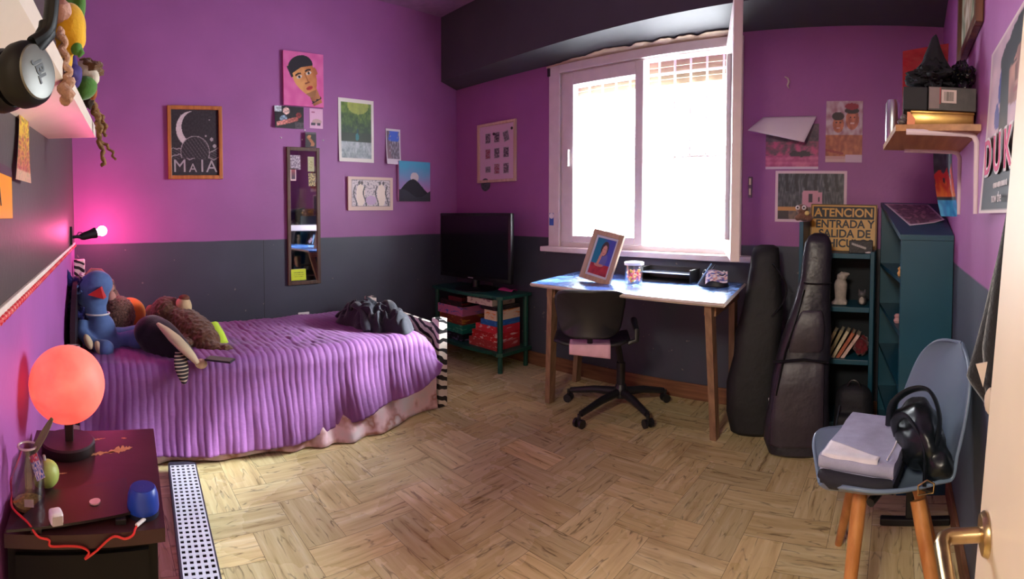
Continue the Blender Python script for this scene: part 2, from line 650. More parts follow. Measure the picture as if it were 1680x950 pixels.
struct(MB().box2((-1.1, -1.9, -0.05), (-1.0, -DB - 0.15, WH)).build('wall_hall_west', M_hall))
struct(MB().box2((DR, -1.9, -0.05), (DR + 0.12, -DB - 0.0, WH)).build('wall_hall_east', M_hall))
struct(MB().box2((-1.1, -2.0, -0.05), (DR + 0.12, -1.9, WH)).build('wall_hall_south', M_hall))

# dark beam along the window wall, slightly deeper towards the right
b_ = MB()
vs = [(-DL, 2.735, 2.30), (DR, 2.60, 2.335), (DR, DW, 2.262), (-DL, DW, 2.252), (-DL, 2.735, WH), (DR, 2.60, WH), (DR, DW, WH), (-DL, DW, WH)]
b_.add(vs, [[0, 1, 2, 3], [4, 7, 6, 5], [0, 4, 5, 1], [1, 5, 6, 2], [2, 6, 7, 3], [3, 7, 4, 0]])
struct(b_.build('trim_1', M_beam))

# torn paint edge left on the underside of the beam above the window
def torn():
    mb = MB(); n = 150; P = []
    for i in range(n + 1):
        u = i / n; x = -2.43 + u * 1.44
        fade = min(1, u * 3.0)
        s = abs(math.sin(u * 21 + 1.2 * math.sin(u * 9))) * 0.022 + 0.013 * noise.noise(Vector((u * 30, 0, 0))) + 0.034
        P.append((x, s * fade))
    zb = lambda x, y: 2.2525 + (DW - y) * 0.27 - 0.0035
    vs = []; fs = []
    for x, s in P:
        vs += [(x, DW - 0.001, zb(x, DW) - 0.002), (x, DW - 0.001 - s, zb(x, DW - s)), (x, DW - 0.001 - s, zb(x, DW - s) - 0.003), (x, DW - 0.001, zb(x, DW) - 0.012)]
    for i in range(n):
        a = i * 4; b = a + 4
        for q in range(4): fs.append([a + q, a + (q + 1) % 4, b + (q + 1) % 4, b + q])
    mb.add(vs, fs)
    return mb
struct(torn().build('trim_2', mat('bare_plaster', (214, 196, 172), 0.9, bump=0.4)))

M_base = wood_mat('baseboard_wood', (104, 66, 44), (140, 96, 66), 0.55, axis='X')
struct(MB().box2((-DL, DW - 0.014, 0), (DR, DW, 0.10), 0.003).build('baseboard_north', M_base))
struct(MB().box2((DR - 0.014, 0.95, 0), (DR, DW - 0.014, 0.10), 0.003).build('baseboard_east', wood_mat('baseboard_wood_side', (104, 66, 44), (140, 96, 66), 0.55, axis='Y')))
struct(MB().box2((-DL, -DB, 0), (-DL + 0.014, DW - 0.014, 0.10), 0.003).build('baseboard_west', bpy.data.materials['baseboard_wood_side']))
struct(MB().box2((-DL + 0.014, -DB, 0), (-0.74, -DB + 0.014, 0.10), 0.003).build('baseboard_south', M_base))

# red and white rope moulding on the left wall
mb = MB()
mb.box2((-3.40, -DB, 0.987), (-0.74, -DB + 0.010, 1.002), 0.002)
o = mb.build('trim_3', mat('cream_moulding', (228, 214, 200), 0.5)); struct(o)
mb = MB()
pts = [(-3.40 + i * 0.004, -DB + 0.009, 0.981) for i in range(666)]
mb.tube(pts, [0.0065 + 0.0025 * math.sin(i * 0.9) for i in range(666)], 8)
struct(mb.build('trim_4', band_mat('red_white_rope', 'X', 420, (205, 30, 42), (220, 120, 110), 0.5), smooth=True))

# ------------------------------------------------------------------ window
M_win = mat('white_window_paint', (226, 214, 214), 0.4, var=0.05)
M_pane = glass_mat('window_glass', (0.97, 0.99, 0.99, 1), 0.03)
win = bpy.data.objects.new('window_1', None); C.objects.link(win); struct(win)
win.location = (-1.64, DW, 0.90)
mb = MB()   # casing boards on the wall
mb.box2((-2.385, DW - 0.024, 0.90), (-2.285, DW, 2.235), 0.004); mb.box2((-2.285, DW - 0.024, 2.175), (-0.975, DW, 2.235), 0.004)
mb.box2((-0.995, DW - 0.020, 0.90), (-0.925, DW, 2.235), 0.004)
mb.build('casing', M_win, win, world=True)
mb = MB()   # fixed frame in the opening
y0, y1 = DW + 0.0, DW + 0.075
mb.box2((wx0, y0, 0.92), (-2.27, y1, wz1), 0.004); mb.box2((-1.01, y0, 0.92), (wx1, y1, wz1), 0.004)
mb.box2((-2.27, y0, 2.165), (-1.01, y1, wz1), 0.004); mb.box2((-2.27, y0, 0.92), (-1.01, y1, 0.955), 0.004)
mb.box2((-1.645, y0, 0.955), (-1.605, y1, 2.165), 0.004)
mb.build('window_frame', M_win, win, world=True)
sash = MB()
y0, y1 = DW - 0.018, DW + 0.03
sash.box2((-2.268, y0, 0.957), (-2.166, y1, 2.163), 0.005); sash.box2((-1.662, y0, 0.957), (-1.600, y1, 2.163), 0.005)
sash.box2((-2.166, y0, 2.075), (-1.662, y1, 2.163), 0.005); sash.box2((-2.166, y0, 0.957), (-1.662, y1, 1.005), 0.005)
so = sash.build('sash', M_win, win, world=True)
MB().box2((-2.17, DW + 0.004, 1.0), (-1.658, DW + 0.008, 2.08)).build('pane', M_pane, so, world=True)
MB().box2((-2.205, DW - 0.045, 1.50), (-2.190, DW - 0.018, 1.62), 0.004).build('handle', mat('sash_handle', (210, 205, 205), 0.35), so, world=True)
# second sash swung open into the room, seen on its edge
hx, hy = -1.005, DW - 0.03
ang = math.atan2(2.235 - hy, -0.742 - hx)
LM = Matrix.Translation((hx, hy, 0)) @ Matrix.Rotation(ang, 4, 'Z')
L = math.hypot(2.235 - hy, -0.742 - hx)
s2 = MB(LM)
s2.box2((0.0, -0.022, 0.945), (0.075, 0.022, 2.185), 0.005); s2.box2((L - 0.075, -0.022, 0.945), (L, 0.022, 2.185), 0.005)
s2.box2((0.075, -0.022, 2.10), (L - 0.075, 0.022, 2.185), 0.005); s2.box2((0.075, -0.022, 0.945), (L - 0.075, 0.022, 1.02), 0.005)
so2 = s2.build('open_sash', M_win, win, world=True)
MB(LM).box2((0.07, -0.002, 1.015), (L - 0.07, 0.002, 2.105)).build('pane', M_pane, so2, world=True)
mb = MB()
mb.box2((-2.41, 2.815, 0.885), (-0.83, DW + 0.02, 0.922), 0.006)
mb.build('sill', M_win, win, world=True)
MB().box2((-2.395, DW - 0.032, 2.165), (-2.372, DW - 0.022, 2.225), 0.003).build('hinge', mat('dark_hinge', (58, 56, 60), 0.4, 0.6), win, world=True)
# blue and white sticker low on the left casing
mb = MB(); mb.box2((-2.375, DW - 0.0255, 1.075), (-2.335, DW - 0.0240, 1.165), 0); mb.lathe([(0.0, 0.0), (0.021, 0.0), (0.021, 0.003), (0, 0.003)], (-2.353, DW - 0.0250, 1.145), 20, 1, RX(PI / 2))
mb.build('sticker', [mat('sticker_blue', (70, 110, 190), 0.4), mat('sticker_white', (235, 232, 232), 0.4)], win, world=True)
# security grille and half rolled shutter outside
M_bar = mat('grille_paint', (205, 205, 200), 0.5)
for i in range(12):
    x = -2.26 + i * 0.115
    MB().cyl((x, DW + 0.155, 0.90), (x, DW + 0.155, 2.22), 0.008, n=10).build('grille_bar', M_bar, win, world=True)
for z in (1.03, 1.545, 2.105):
    MB().box2((wx0, DW + 0.150, z - 0.008), (wx1, DW + 0.160, z + 0.008)).build('grille_rail', M_bar, win, world=True)
mb = MB()
for i in range(5):
    z = 2.035 + i * 0.042
    mb.box2((wx0, DW + 0.180, z), (wx1, DW + 0.194, z + 0.040), 0.005)
mb.build('roller_shutter', mat('shutter_slats', (160, 142, 116), 0.6), win, world=True, smooth=True)
# strap guide for the shutter on the right
mb = MB(); mb.box2((-0.885, DW - 0.012, 1.27), (-0.862, DW, 1.395), 0.003); mb.box2((-0.880, DW - 0.016, 1.345), (-0.867, DW - 0.011, 1.385), 0.002, 1); mb.box2((-0.880, DW - 0.016, 1.285), (-0.867, DW - 0.011, 1.325), 0.002, 1)
tag(mb.build('shutter_strap_guide', [mat('guide_plate', (120, 96, 112), 0.5), mat('guide_cream', (236, 226, 190), 0.4)], world=True, loc=(-0.873, DW, 1.27)), 'small shutter strap guide with two cream slots on the wall beside the window', 'strap guide')

# eave added outside, lengthened to cut high skylight off the floor by the desk
struct(MB().box2((-4.2, DW + T + 0.01, 2.42), (1.0, DW + T + 1.62, 2.56)).build('trim_5', mat('added_eave_boards', (150, 132, 108), 0.8)))

# ------------------------------------------------------------------ door
M_door = mat('cream_door_paint', (236, 214, 184), 0.45, var=0.05, nscale=4)
LEAN = 0.062
def dm(z): return 0.132 + LEAN * (z - 1.0)
door = bpy.data.objects.new('door_1', None); C.objects.link(door); struct(door)
door.location = (0.12, -0.15, 0)
mb = MB()
vs = []
for y in (-0.16, 0.655):
    for z in (0.008, 2.04): vs += [(dm(z), y, z), (dm(z) + 0.038, y, z)]
mb.add(vs, [[0, 1, 3, 2], [4, 6, 7, 5], [0, 2, 6, 4], [1, 5, 7, 3], [2, 3, 7, 6], [0, 4, 5, 1]])
mb.build('door_leaf', M_door, door, world=True)
M_brass = mat('worn_brass', (176, 150, 110), 0.28, 0.95, var=0.25, nscale=40)
hz, hy_ = 0.782, 0.605
hx_ = dm(hz)
mb = MB()
mb.lathe([(0.0, 0.0), (0.026, 0.0), (0.026, 0.003), (0.023, 0.008), (0.014, 0.010), (0.0, 0.010)], (hx_, hy_, hz), 28, 0, RY(-PI / 2))
mb.build('rosette', M_brass, door, smooth=True, world=True)
mb = MB()
pts = [(hx_ - 0.006, hy_, hz), (hx_ - 0.03, hy_, hz), (hx_ - 0.045, hy_, hz), (hx_ - 0.054, hy_ - 0.006, hz), (hx_ - 0.058, hy_ - 0.018, hz), (hx_ - 0.057, hy_ - 0.05, hz - 0.001), (hx_ - 0.055, hy_ - 0.115, hz - 0.004)]
mb.tube(pts, [0.009, 0.009, 0.0095, 0.010, 0.0098, 0.0092, 0.0085], 14)
mb.build('handle', M_brass, door, smooth=True, world=True)

# ------------------------------------------------------------------ pictures and prints on the walls
M_white = mat('white_plastic', (232, 228, 226), 0.4, var=0.03)
M_black = mat('black_plastic', (22, 22, 24), 0.45, var=0.15)
M_fr_orange = wood_mat('varnished_orange_wood', (150, 84, 40), (198, 124, 62), 0.4, scale=9)
M_fr_dark = wood_mat('dark_walnut_frame', (70, 46, 34), (104, 74, 54), 0.5, scale=9)
M_fr_pale = wood_mat('pale_wood_frame', (190, 160, 134), (216, 190, 164), 0.55, scale=9)
M_tack = mat('white_tack', (238, 234, 236), 0.4, var=0.02)
WEST, NORTH, EAST, SOUTH = PI / 2, 0.0, -PI / 2, PI


def frame_ring(w, h, t, d, inset=0.0):
    mb = MB()
    mb.box2((-w / 2, -d, -h / 2), (-w / 2 + t, 0, h / 2), 0.003); mb.box2((w / 2 - t, -d, -h / 2), (w / 2, 0, h / 2), 0.003)
    mb.box2((-w / 2 + t, -d, h / 2 - t), (w / 2 - t, 0, h / 2), 0.003); mb.box2((-w / 2 + t, -d, -h / 2), (w / 2 - t, 0, -h / 2 + t), 0.003)
    return mb


def west(y, z, d=0.002): return (-DL + d, y, z)
def north(x, z, d=0.002): return (x, DW - d, z)
def east(y, z, d=0.002): return (DR - d, y, z)
def south(x, z, d=0.002): return (x, -DB + d, z)


# framed chalk drawing of a crescent moon over hills with block letters
def chalk(u, v):
    bgc = (44, 36, 42); c = bgc
    g = 14 * nz(u, v, 30)
    r = inell(u, v, 0.42, 0.70, 0.30, 0.26); r2 = inell(u, v, 0.50, 0.73, 0.27, 0.235)
    if r < 1 and r2 > 1: c = (205, 190, 192)
    for k, (cx, cy, rr) in enumerate([(0.84, 0.55, 0.035), (0.90, 0.45, 0.04), (0.72, 0.60, 0.02), (0.22, 0.9, 0.012), (0.8, 0.84, 0.012)]):
        if inell(u, v, cx, cy, rr, rr * 0.75) < 1: c = (160, 146, 150)
    # chalk hills
    for a, h0, s in ((0.11, 0.35, 7), (0.06, 0.29, 13)):
        hh = h0 + a * math.sin(u * s + h0 * 20) * 0.6 + 0.02 * nz(u, 0, 12)
        if abs(v - hh) < 0.008: c = (150, 138, 142)
        elif v < hh and math.sin(v * 160 + u * 60) > 0.75 and v > 0.25: c = (92, 82, 88)
    # round hill standing in front of the moon, hatched
    e = inell(u, v, 0.50, 0.36, 0.30, 0.24)
    if e < 1 and v > 0.27:
        c = bgc
        if e > 0.90: c = (150, 138, 142)
        elif math.sin((u + v) * 85) > 0.82: c = (88, 78, 84)
    return tuple(max(0, x + g) for x in c)


t = thing('framed_chalk_drawing', 'orange wood frame with white chalk crescent moon drawing on black', 'picture', west(0.640, 1.671), WEST)
frame_ring(0.385, 0.505, 0.026, 0.022).build('frame', M_fr_orange, t)
painted(0.345, 0.465, chalk, 90, 120, -0.006).build('drawing', CANVAS, t)
M_chalk = mat('chalk_outline', (168, 156, 160), 0.9)
for s_, x_, z_, sz in (('M', -0.110, -0.165, 0.125), ('A', -0.018, -0.178, 0.085), ('I', 0.048, -0.165, 0.125), ('A', 0.115, -0.168, 0.12)):
    text(s_, sz, M_chalk, t, (x_, -0.0068, z_), extrude=0.0002)


# small pink canvas: portrait of a man with tilted head
def portrait(u, v):
    c = mixc((214, 92, 158), (224, 112, 172), 0.5 + nz(u, v, 6))
    rot = math.radians(-25)
    def loc(a, b): # head-aligned coordinates
        du, dv = (u - 0.52) / 1.42, (v - 0.56) * 1.24 / 1.42
        return du * math.cos(rot) + dv * math.sin(rot) * -1, du * math.sin(rot) + dv * math.cos(rot)
    x, y = loc(u, v)
    # neck
    if abs(x - 0.03) < 0.085 and -0.50 < y < -0.25: c = mixc((150, 92, 60), (196, 130, 84), (x + 0.05) * 6)
    if abs(x - 0.03) < 0.10 and -0.45 + 0.1 * x < y < -0.42 + 0.05 * nz(u, v, 20): c = (48, 34, 36)
    # face: broad brow, tapering chin
    wv = 0.205 * (1 - max(0, (-y - 0.02)) ** 1.6 * 4.6) if y < 0.02 else 0.205
    if -0.36 < y < 0.26 and abs(x) < wv:
        c = mixc((226, 164, 100), (186, 112, 62), (x / 0.2) * 0.6 + 0.35 + 0.4 * nz(u, v, 9))
        if abs(abs(x) - 0.095) < 0.055 and abs(y - 0.075 + 0.25 * abs(abs(x) - 0.09)) < 0.014: c = (44, 30, 30)
        ex = abs(abs(x) - 0.09)
        if (ex / 0.05) ** 2 + ((y - 0.02) / 0.026) ** 2 < 1: c = (216, 206, 196)
        if (ex / 0.02) ** 2 + ((y - 0.02) / 0.024) ** 2 < 1: c = (40, 28, 28)
        if abs(x - 0.022) < 0.010 and -0.11 < y < 0.05: c = (160, 94, 54)
        if abs(x) < 0.045 and abs(y + 0.115) < 0.012: c = (136, 74, 46)
        if (x / 0.062) ** 2 + ((y + 0.205) / 0.032) ** 2 < 1: c = (186, 56, 58)
        if abs(y + 0.205) < 0.005 and abs(x) < 0.055: c = (110, 30, 36)
        if y < -0.27: c = mixc(c, (96, 64, 48), 0.45)
    # ear
    if ((x - 0.215) / 0.03) ** 2 + ((y - 0.01) / 0.065) ** 2 < 1: c = (176, 104, 64)
    # hair
    if y > 0.15 - 0.02 * abs(x) * 10 and (x / 0.225) ** 2 + ((y - 0.17) / 0.17) ** 2 < 1: c = (34, 32, 40)
    if abs(x + 0.205) < 0.022 and 0.06 < y < 0.25: c = (40, 36, 42)
    return c


t = thing('portrait_painting', 'pink canvas painted with a dark haired man, head tilted', 'painting', west(1.449, 2.152), WEST)
painted(0.318, 0.392, portrait, 96, 120, -0.022, thick=0.0).build('painting', CANVAS, t)
MB().box2((-0.159, -0.0215, -0.196), (0.159, 0, 0.196), 0.002).build('stretcher', mat('pink_canvas_edge', (206, 98, 158), 0.7), t)


def band(u, v):
    c = (24, 20, 24)
    if v > 0.72 and u < 0.25: c = (190, 200, 205)
    if inell(u, v, 0.40, 0.78, 0.12, 0.16) < 1: c = (228, 190, 180)
    if inell(u, v, 0.30, 0.42, 0.13, 0.16) < 1: c = (130, 150, 170)
    if abs(v - (0.18 + 0.5 * (u - 0.1) * 0.8)) < 0.10 and 0.05 < u < 0.8: c = mixc((226, 150, 140), (150, 60, 50), u)
    if inell(u, v, 0.83, 0.62, 0.09, 0.13) < 1: c = (130, 40, 44)
    if v < 0.3 and u > 0.7: c = (70, 60, 66)
    k = nz(u, v, 14); return tuple(max(0, x * (1 + 0.5 * k)) for x in c)


def add_print(name, label, cat, loc, rz, w, h, fn, nx=30, ny=30, curl=None, group=None, mt=None):
    o = painted(w, h, fn, nx, ny, 0.0, curl, 0.0012).build(name, mt or PAPER, loc=loc, rz=rz, smooth=True)
    return tag(o, label, cat, group)


add_print('band_photo', 'small dark print of guitar players on a stage, below the pink portrait', 'photo', west(1.335, 1.870, 0.014), WEST, 0.228, 0.160, band, 44, 32, lambda u, v: (0, -0.012 * (1 - u) ** 2 * (1 - v) * 1.2, 0))


def pinkcard(u, v):
    c = (226, 178, 208)
    if inell(u, v, 0.55, 0.34, 0.36, 0.14) < 1: c = (196, 160, 160)
    if 0.1 < u < 0.42 and 0.16 < v < 0.28 or 0.55 < u < 0.8 and 0.14 < v < 0.30: c = (70, 62, 76)
    if abs(v - 0.82) < 0.03 and abs(u - 0.28) < 0.12: c = (170, 90, 130)
    return c


add_print('pink_card', 'small pale pink card pinned under the right of the pink portrait', 'card', west(1.555, 1.876, 0.003), WEST, 0.108, 0.146, pinkcard, 24, 30)


def darkcard(u, v):
    c = (34, 26, 28)
    if abs(u - 0.5 - 0.18 * math.sin(v * 7)) < 0.16 and 0.1 < v < 0.75: c = (168, 104, 60)
    if inell(u, v, 0.38, 0.72, 0.16, 0.10) < 1: c = (190, 128, 76)
    if v > 0.86: c = (90, 84, 88)
    return c


add_print('dark_photo_card', 'tiny dark card with tan figure just above the narrow wall mirror', 'photo', west(1.497, 1.712, 0.030), WEST, 0.088, 0.112, darkcard, 22, 28)


def forest(u, v):
    if u < 0.075 or u > 0.925 or v < 0.06 or v > 0.94: return (232, 228, 218)
    k = 0.55 * nz(u, v, 9) + 0.45 * nz(u, v, 26, 2)
    if v > 0.32:
        c = mixc((40, 70, 42), (150, 184, 70), (v - 0.45) * 1.3 + 0.55 * k)
        if v > 0.72 and inell(u, v, 0.55, 0.9, 0.3, 0.14) < 1: c = mixc(c, (214, 216, 110), 0.55)
        if v < 0.46: c = mixc(c, (46, 56, 46), 0.6)
    else: c = mixc((120, 136, 136), (196, 206, 206), 0.6 + k - (0.2 if v < 0.14 else 0))
    if inell(u, v, 0.52, 0.40, 0.05, 0.06) < 1: c = (50, 128, 126)
    if inell(u, v, 0.53, 0.50, 0.025, 0.035) < 1: c = (30, 70, 72)
    return c


add_print('forest_print', 'white bordered print of green woods over pale water', 'print', west(1.895, 1.808, 0.004), WEST, 0.312, 0.486, forest, 64, 92, lambda u, v: (0, -0.012 * (1 - v) ** 3 * (1 - u), 0))


def canyon(u, v):
    if u < 0.06 or u > 0.92 or v < 0.16 or v > 0.94: return (226, 220, 228)
    k = nz(u, v, 12)
    if v > 0.66 and abs(u - 0.55) < 0.33 + k * 0.2: return (60, 104, 216)
    if u < 0.3 + 0.2 * k: return mixc((150, 120, 132), (100, 84, 96), v)
    return mixc((176, 172, 190), (92, 86, 98), 0.6 + k)


add_print('photo_print', 'narrow curling photo of blue sky between stone buildings', 'photo', west(2.232, 1.704, 0.006), WEST, 0.140, 0.286, canyon, 28, 56, lambda u, v: (0, -0.022 * (1 - v) ** 2 * (1 - 0.5 * u), 0))


# small canvas, blue to pink sky over dark hills
def canvas2(u, v):
    c = mixc((226, 128, 196), (86, 186, 222), v * 1.25 - 0.12 + 0.15 * nz(u, v, 4))
    # pale sun over two dark rounded hills
    if inell(u, v, 0.49, 0.60, 0.13, 0.125) < 1: c = (226, 220, 222)
    if v < 0.40 + 0.16 * math.cos((u - 0.42) * 5.2) - 0.10 * abs(u - 0.5): c = (34, 36, 48)
    if v < 0.20 + 0.10 * math.sin(u * 6.0 + 1.0): c = (58, 60, 72)
    return c


t = thing('abstract_canvas', 'small blue and pink canvas painted with a pale disc and dark hills', 'painting', west(2.431, 1.428), WEST)
painted(0.318, 0.330, canvas2, 80, 80, -0.026).build('painting', CANVAS, t)
MB().box2((-0.159, -0.0255, -0.165), (0.159, 0, 0.165), 0.002).build('stretcher', mat('pale_canvas_edge', (206, 170, 200), 0.7), t)


def sketch(u, v):
    if u < 0.09 or u > 0.92 or v < 0.13 or v > 0.90: return (222, 192, 176) if (u < 0.08 or u > 0.93 or v < 0.115 or v > 0.915) else (120, 104, 104)
    c = (210, 196, 196)
    k = nz(u, v, 22) + 0.5 * nz(u, v, 50, 3)
    if k > 0.22: c = (120, 108, 116)
    if inell(u, v, 0.27, 0.45, 0.10, 0.34) < 1 or inell(u, v, 0.73, 0.45, 0.10, 0.34) < 1: c = (234, 218, 200)
    for cx in (0.15, 0.36, 0.63, 0.86):
        if abs(u - cx - 0.03 * math.sin(v * 9)) < 0.014 and v < 0.75: c = (52, 44, 50)
    for cx in (0.24, 0.30, 0.70, 0.78):
        if inell(u, v, cx, 0.82, 0.025, 0.06) < 1: c = (66, 54, 54)
    if inell(u, v, 0.5, 0.3, 0.12, 0.14) < 1: c = (190, 158, 190)
    return c


t = thing('wide_wood_framed_print', 'wide pale wooden framed drawing of tall pale figures', 'picture', west(2.012, 1.320), WEST)
painted(0.408, 0.262, sketch, 100, 64, -0.021).build('drawing', PAPER, t)
MB().box2((-0.204, -0.0205, -0.131), (0.204, 0, 0.131), 0.003).build('panel', M_fr_pale, t)

# white tacks left in the wall
for k, (yy, zz, lb) in enumerate(((1.274, 1.722, 'white tack left of the tiny dark card'), (1.440, 1.715, 'white tack right beside the left edge of the tiny dark card'), (1.611, 1.719, 'white tack right of the tiny dark card'), (1.462, 1.786, 'white tack at the lower right corner of the band photo'))):
    o = MB().lathe([(0, 0), (0.006, 0), (0.0055, 0.004), (0.003, 0.006), (0, 0.0065)], (0, 0, 0), 12, 0, RX(PI / 2)).build('wall_tack', M_tack, smooth=True, loc=west(yy, zz, 0.0), rz=WEST)
    tag(o, lb, 'tack', 'tacks in the purple wall')

# narrow mirror
t = thing('wall_mirror', 'tall narrow wood framed mirror with stickers and a yellow note', 'mirror', west(1.441, 1.150), WEST)
frame_ring(0.262, 1.012, 0.026, 0.022).build('frame', M_fr_dark, t)
mm, tt, bb = new_mat('mirror_glass')
bb.inputs['Base Color'].default_value = (0.72, 0.75, 0.78, 1); bb.inputs['Metallic'].default_value = 1.0; bb.inputs['Roughness'].default_value = 0.03
MB().box2((-0.108, -0.012, -0.483), (0.108, -0.004, 0.483)).build('mirror_glass', mm, t)
def stick1(u, v): return mixc((206, 190, 200), (110, 90, 110), 0.5 + nz(u, v, 9) * 1.4)
def stick2(u, v): return (176, 176, 130) if inell(u, v, .5, .5, .42, .46) > .6 else mixc((220, 214, 160), (120, 116, 70), .5 + nz(u, v, 14))
def stick3(u, v): return mixc((220, 200, 120), (60, 40, 40), 0.5 + nz(u, v, 10) * 2)
def stick4(u, v): return (226, 190, 190) if u < .15 or u > .85 or v < .15 or v > .9 else mixc((40, 36, 66), (170, 60, 70), v)
for nm, x_, z_, w_, h_, fn in (('sticker', -0.062, 0.395, 0.080, 0.105, stick1), ('sticker', 0.062, 0.385, 0.052, 0.110, stick2), ('sticker', 0.068, 0.270, 0.056, 0.095, stick3), ('sticker', -0.080, 0.305, 0.044, 0.090, stick4)):
    o = painted(w_, h_, fn, 16, 20, -0.0126, None, 0.0005).build(nm, PAPER, t); o.location = (x_, 0, z_)
def note(u, v):
    c = (214, 236, 30)
    if 0.15 < u < 0.85 and (abs(v - 0.68) < 0.03 or abs(v - 0.5) < 0.03 or abs(v - 0.34) < 0.03) and nz(u * 4, v, 14) > -0.15: c = (128, 146, 30)
    return c
o = painted(0.118, 0.082, note, 40, 24, -0.024, lambda u, v: (0, -0.004 * (1 - v), 0), 0.0006).build('sticky_note', PAPER, t); o.location = (-0.052, 0, -0.430)
o['label'] = 'yellow sticky note'

# power outlet low on the wall above the bed
t = thing('power_outlet', 'white power outlet on the dark wall just above the bed', 'outlet', west(1.435, 0.405, 0.0), WEST)
MB().box2((-0.045, -0.010, -0.030), (0.045, 0, 0.030), 0.004).build('cover_plate', M_white, t)
for s_ in (-1, 1): MB().lathe([(0, 0), (0.013, 0), (0.013, 0.002), (0, 0.002)], (s_ * 0.02, -0.010, 0), 16, 0, RX(PI / 2)).build('socket', mat('outlet_socket', (190, 188, 186), 0.5) if s_ < 0 else bpy.data.materials['outlet_socket'], t)

# --- north wall
t = thing('photo_collage_frame', 'pale wood frame holding nine small photos on a white mount', 'picture', north(-2.948, 1.660), NORTH)
frame_ring(0.445, 0.488, 0.022, 0.020).build('frame', M_fr_pale, t)
def mount(u, v): return (218, 186, 206)
painted(0.405, 0.448, mount, 4, 4, -0.006).build('mount', PAPER, t)
random.seed(3)
for j in range(3):
    for i in range(3):
        kk = i * 3 + j
        def ph(u, v, kk=kk):
            if u < 0.08 or u > 0.92 or v < 0.1 or v > 0.92: return (206, 190, 200)
            b = [(54, 46, 60), (80, 70, 80), (150, 66, 80), (96, 96, 100)][(kk * 5 + 1) % 4]
            return mixc(b, (176, 164, 168), 0.35 + nz(u + kk, v, 7) * 1.5)
        o = painted(0.072, 0.092 if j != 2 or i else 0.056, ph, 14, 18, 0, None, 0.0006).build('photo', PAPER, t)
        o.location = (-0.100 + i * 0.105, -0.008, 0.120 - j * 0.128)
        if i == 2 and j == 0: o.rotation_euler = (0, math.radians(-14), 0)
for x_, z_ in ((-0.03, 0.150), (0.175, 0.175)):
    MB().ell((x_, -0.010, z_), (0.012, 0.006, 0.012), n=12, k=8).build('rosette', mat('dark_rosette', (54, 40, 50), 0.7) if x_ < 0 else bpy.data.materials['dark_rosette'], t, smooth=True)
o = MB().lathe([(0, 0), (0.052, 0), (0.055, 0.006), (0.045, 0.012), (0.02, 0.010), (0, 0.012)], (0, 0, 0), 24, 0, RX(PI / 2)).build('round_ornament', mat('mottled_ornament', (74, 82, 84), 0.5, var=0.5, nscale=60), smooth=True, loc=north(-3.083, 1.402, 0.0))
tag(o, 'round dark mottled ornament on the wall under the photo collage frame', 'ornament')
o = MB().tube([(-0.012, -0.004, 0.036), (0.008, -0.007, 0.024), (0.014, -0.007, 0.004), (0.006, -0.007, -0.018), (0.016, -0.006, -0.034)], [0.003, 0.006, 0.007, 0.006, 0.003], 10).build('crescent_hook', mat('pale_hook', (206, 190, 182), 0.5), smooth=True, loc=north(-0.662, 1.943, 0.0))
tag(o, 'pale curved hook high on the purple wall right of the window', 'hook')


def pinkscape(u, v):
    if v < 0.055: return (216, 196, 214)
    k = nz(u * 1.5, v, 6) + 0.4 * nz(u, v, 24)
    if v < 0.30: c = mixc((170, 70, 120), (206, 110, 150), 0.5 + k + 0.3 * math.sin(v * 60))
    elif v < 0.62: c = mixc((196, 80, 128), (96, 74, 90), 0.45 + 1.3 * k)
    else: c = mixc((120, 96, 112), (70, 62, 76), 0.5 + k)
    if inell(u, v, 0.66, 0.33, 0.20, 0.07) < 1 + k: c = (66, 52, 64)
    return c


add_print('pink_landscape_poster', 'poster of a pink landscape half covered by white paper', 'poster', north(-0.624, 1.570, 0.004), NORTH, 0.316, 0.262, pinkscape, 60, 48)
# sheet folded over the poster
pp = [(-0.846, 1.748), (-0.487, 1.745)]
def sheet(u, v):
    x0_ = -0.800 + u * 0.320
    low = (-0.872 + u * 0.335, 1.658 - 0.075 * u)
    x = x0_ + (low[0] - x0_) * v ** 1.2; z = 1.744 + (low[1] - 1.744) * v
    return (x, DW - 0.012 - 0.050 * math.sin(v * 1.5) - 0.02 * v, z)
mb = MB(); mb.grid(sheet, 16, 12)
o = mb.build('curled_paper', mat('white_paper', (226, 216, 224), 0.7, var=0.02), smooth=True, world=True, loc=(-0.65, DW - 0.012, 1.74), solid=0.0012)
tag(o, 'blank white sheet curling forward over the pink landscape poster', 'paper')


def couple(u, v):
    k = nz(u, v, 10)
    c = mixc((206, 190, 196), (168, 120, 130), 0.4 + k)
    if v < 0.45: c = mixc((196, 116, 78), (150, 76, 56), 0.5 + k + 0.3 * nz(u, v, 24, 2))
    if v < 0.12 and u > 0.55: c = (206, 180, 200)
    if v < 0.10 and u < 0.55: c = (196, 152, 150) if v > 0.05 else (206, 170, 170)
    if inell(u, v, 0.34, 0.62, 0.15, 0.14) < 1: c = mixc((210, 128, 92), (160, 84, 60), 0.5 + k)
    if inell(u, v, 0.33, 0.75, 0.17, 0.07) < 1: c = (60, 46, 48)
    if inell(u, v, 0.72, 0.70, 0.18, 0.17) < 1: c = mixc((216, 132, 100), (160, 86, 66), 0.5 + k)
    if inell(u, v, 0.70, 0.84, 0.20, 0.05) < 1: c = (56, 42, 44)
    if inell(u, v, 0.70, 0.91, 0.19, 0.055) < 1: c = (150, 36, 56)
    for cx, cy in ((0.34, 0.62), (0.72, 0.70)):
        if abs(abs(u - cx) - 0.055) < 0.022 and abs(v - cy - 0.03) < 0.010: c = (70, 36, 36)
        if abs(u - cx) < 0.05 and abs(v - cy + 0.06) < 0.010: c = (226, 196, 186)
    if abs(v - 0.20 + 0.12 * u) < 0.02 and u < 0.5: c = (150, 50, 54)
    return c


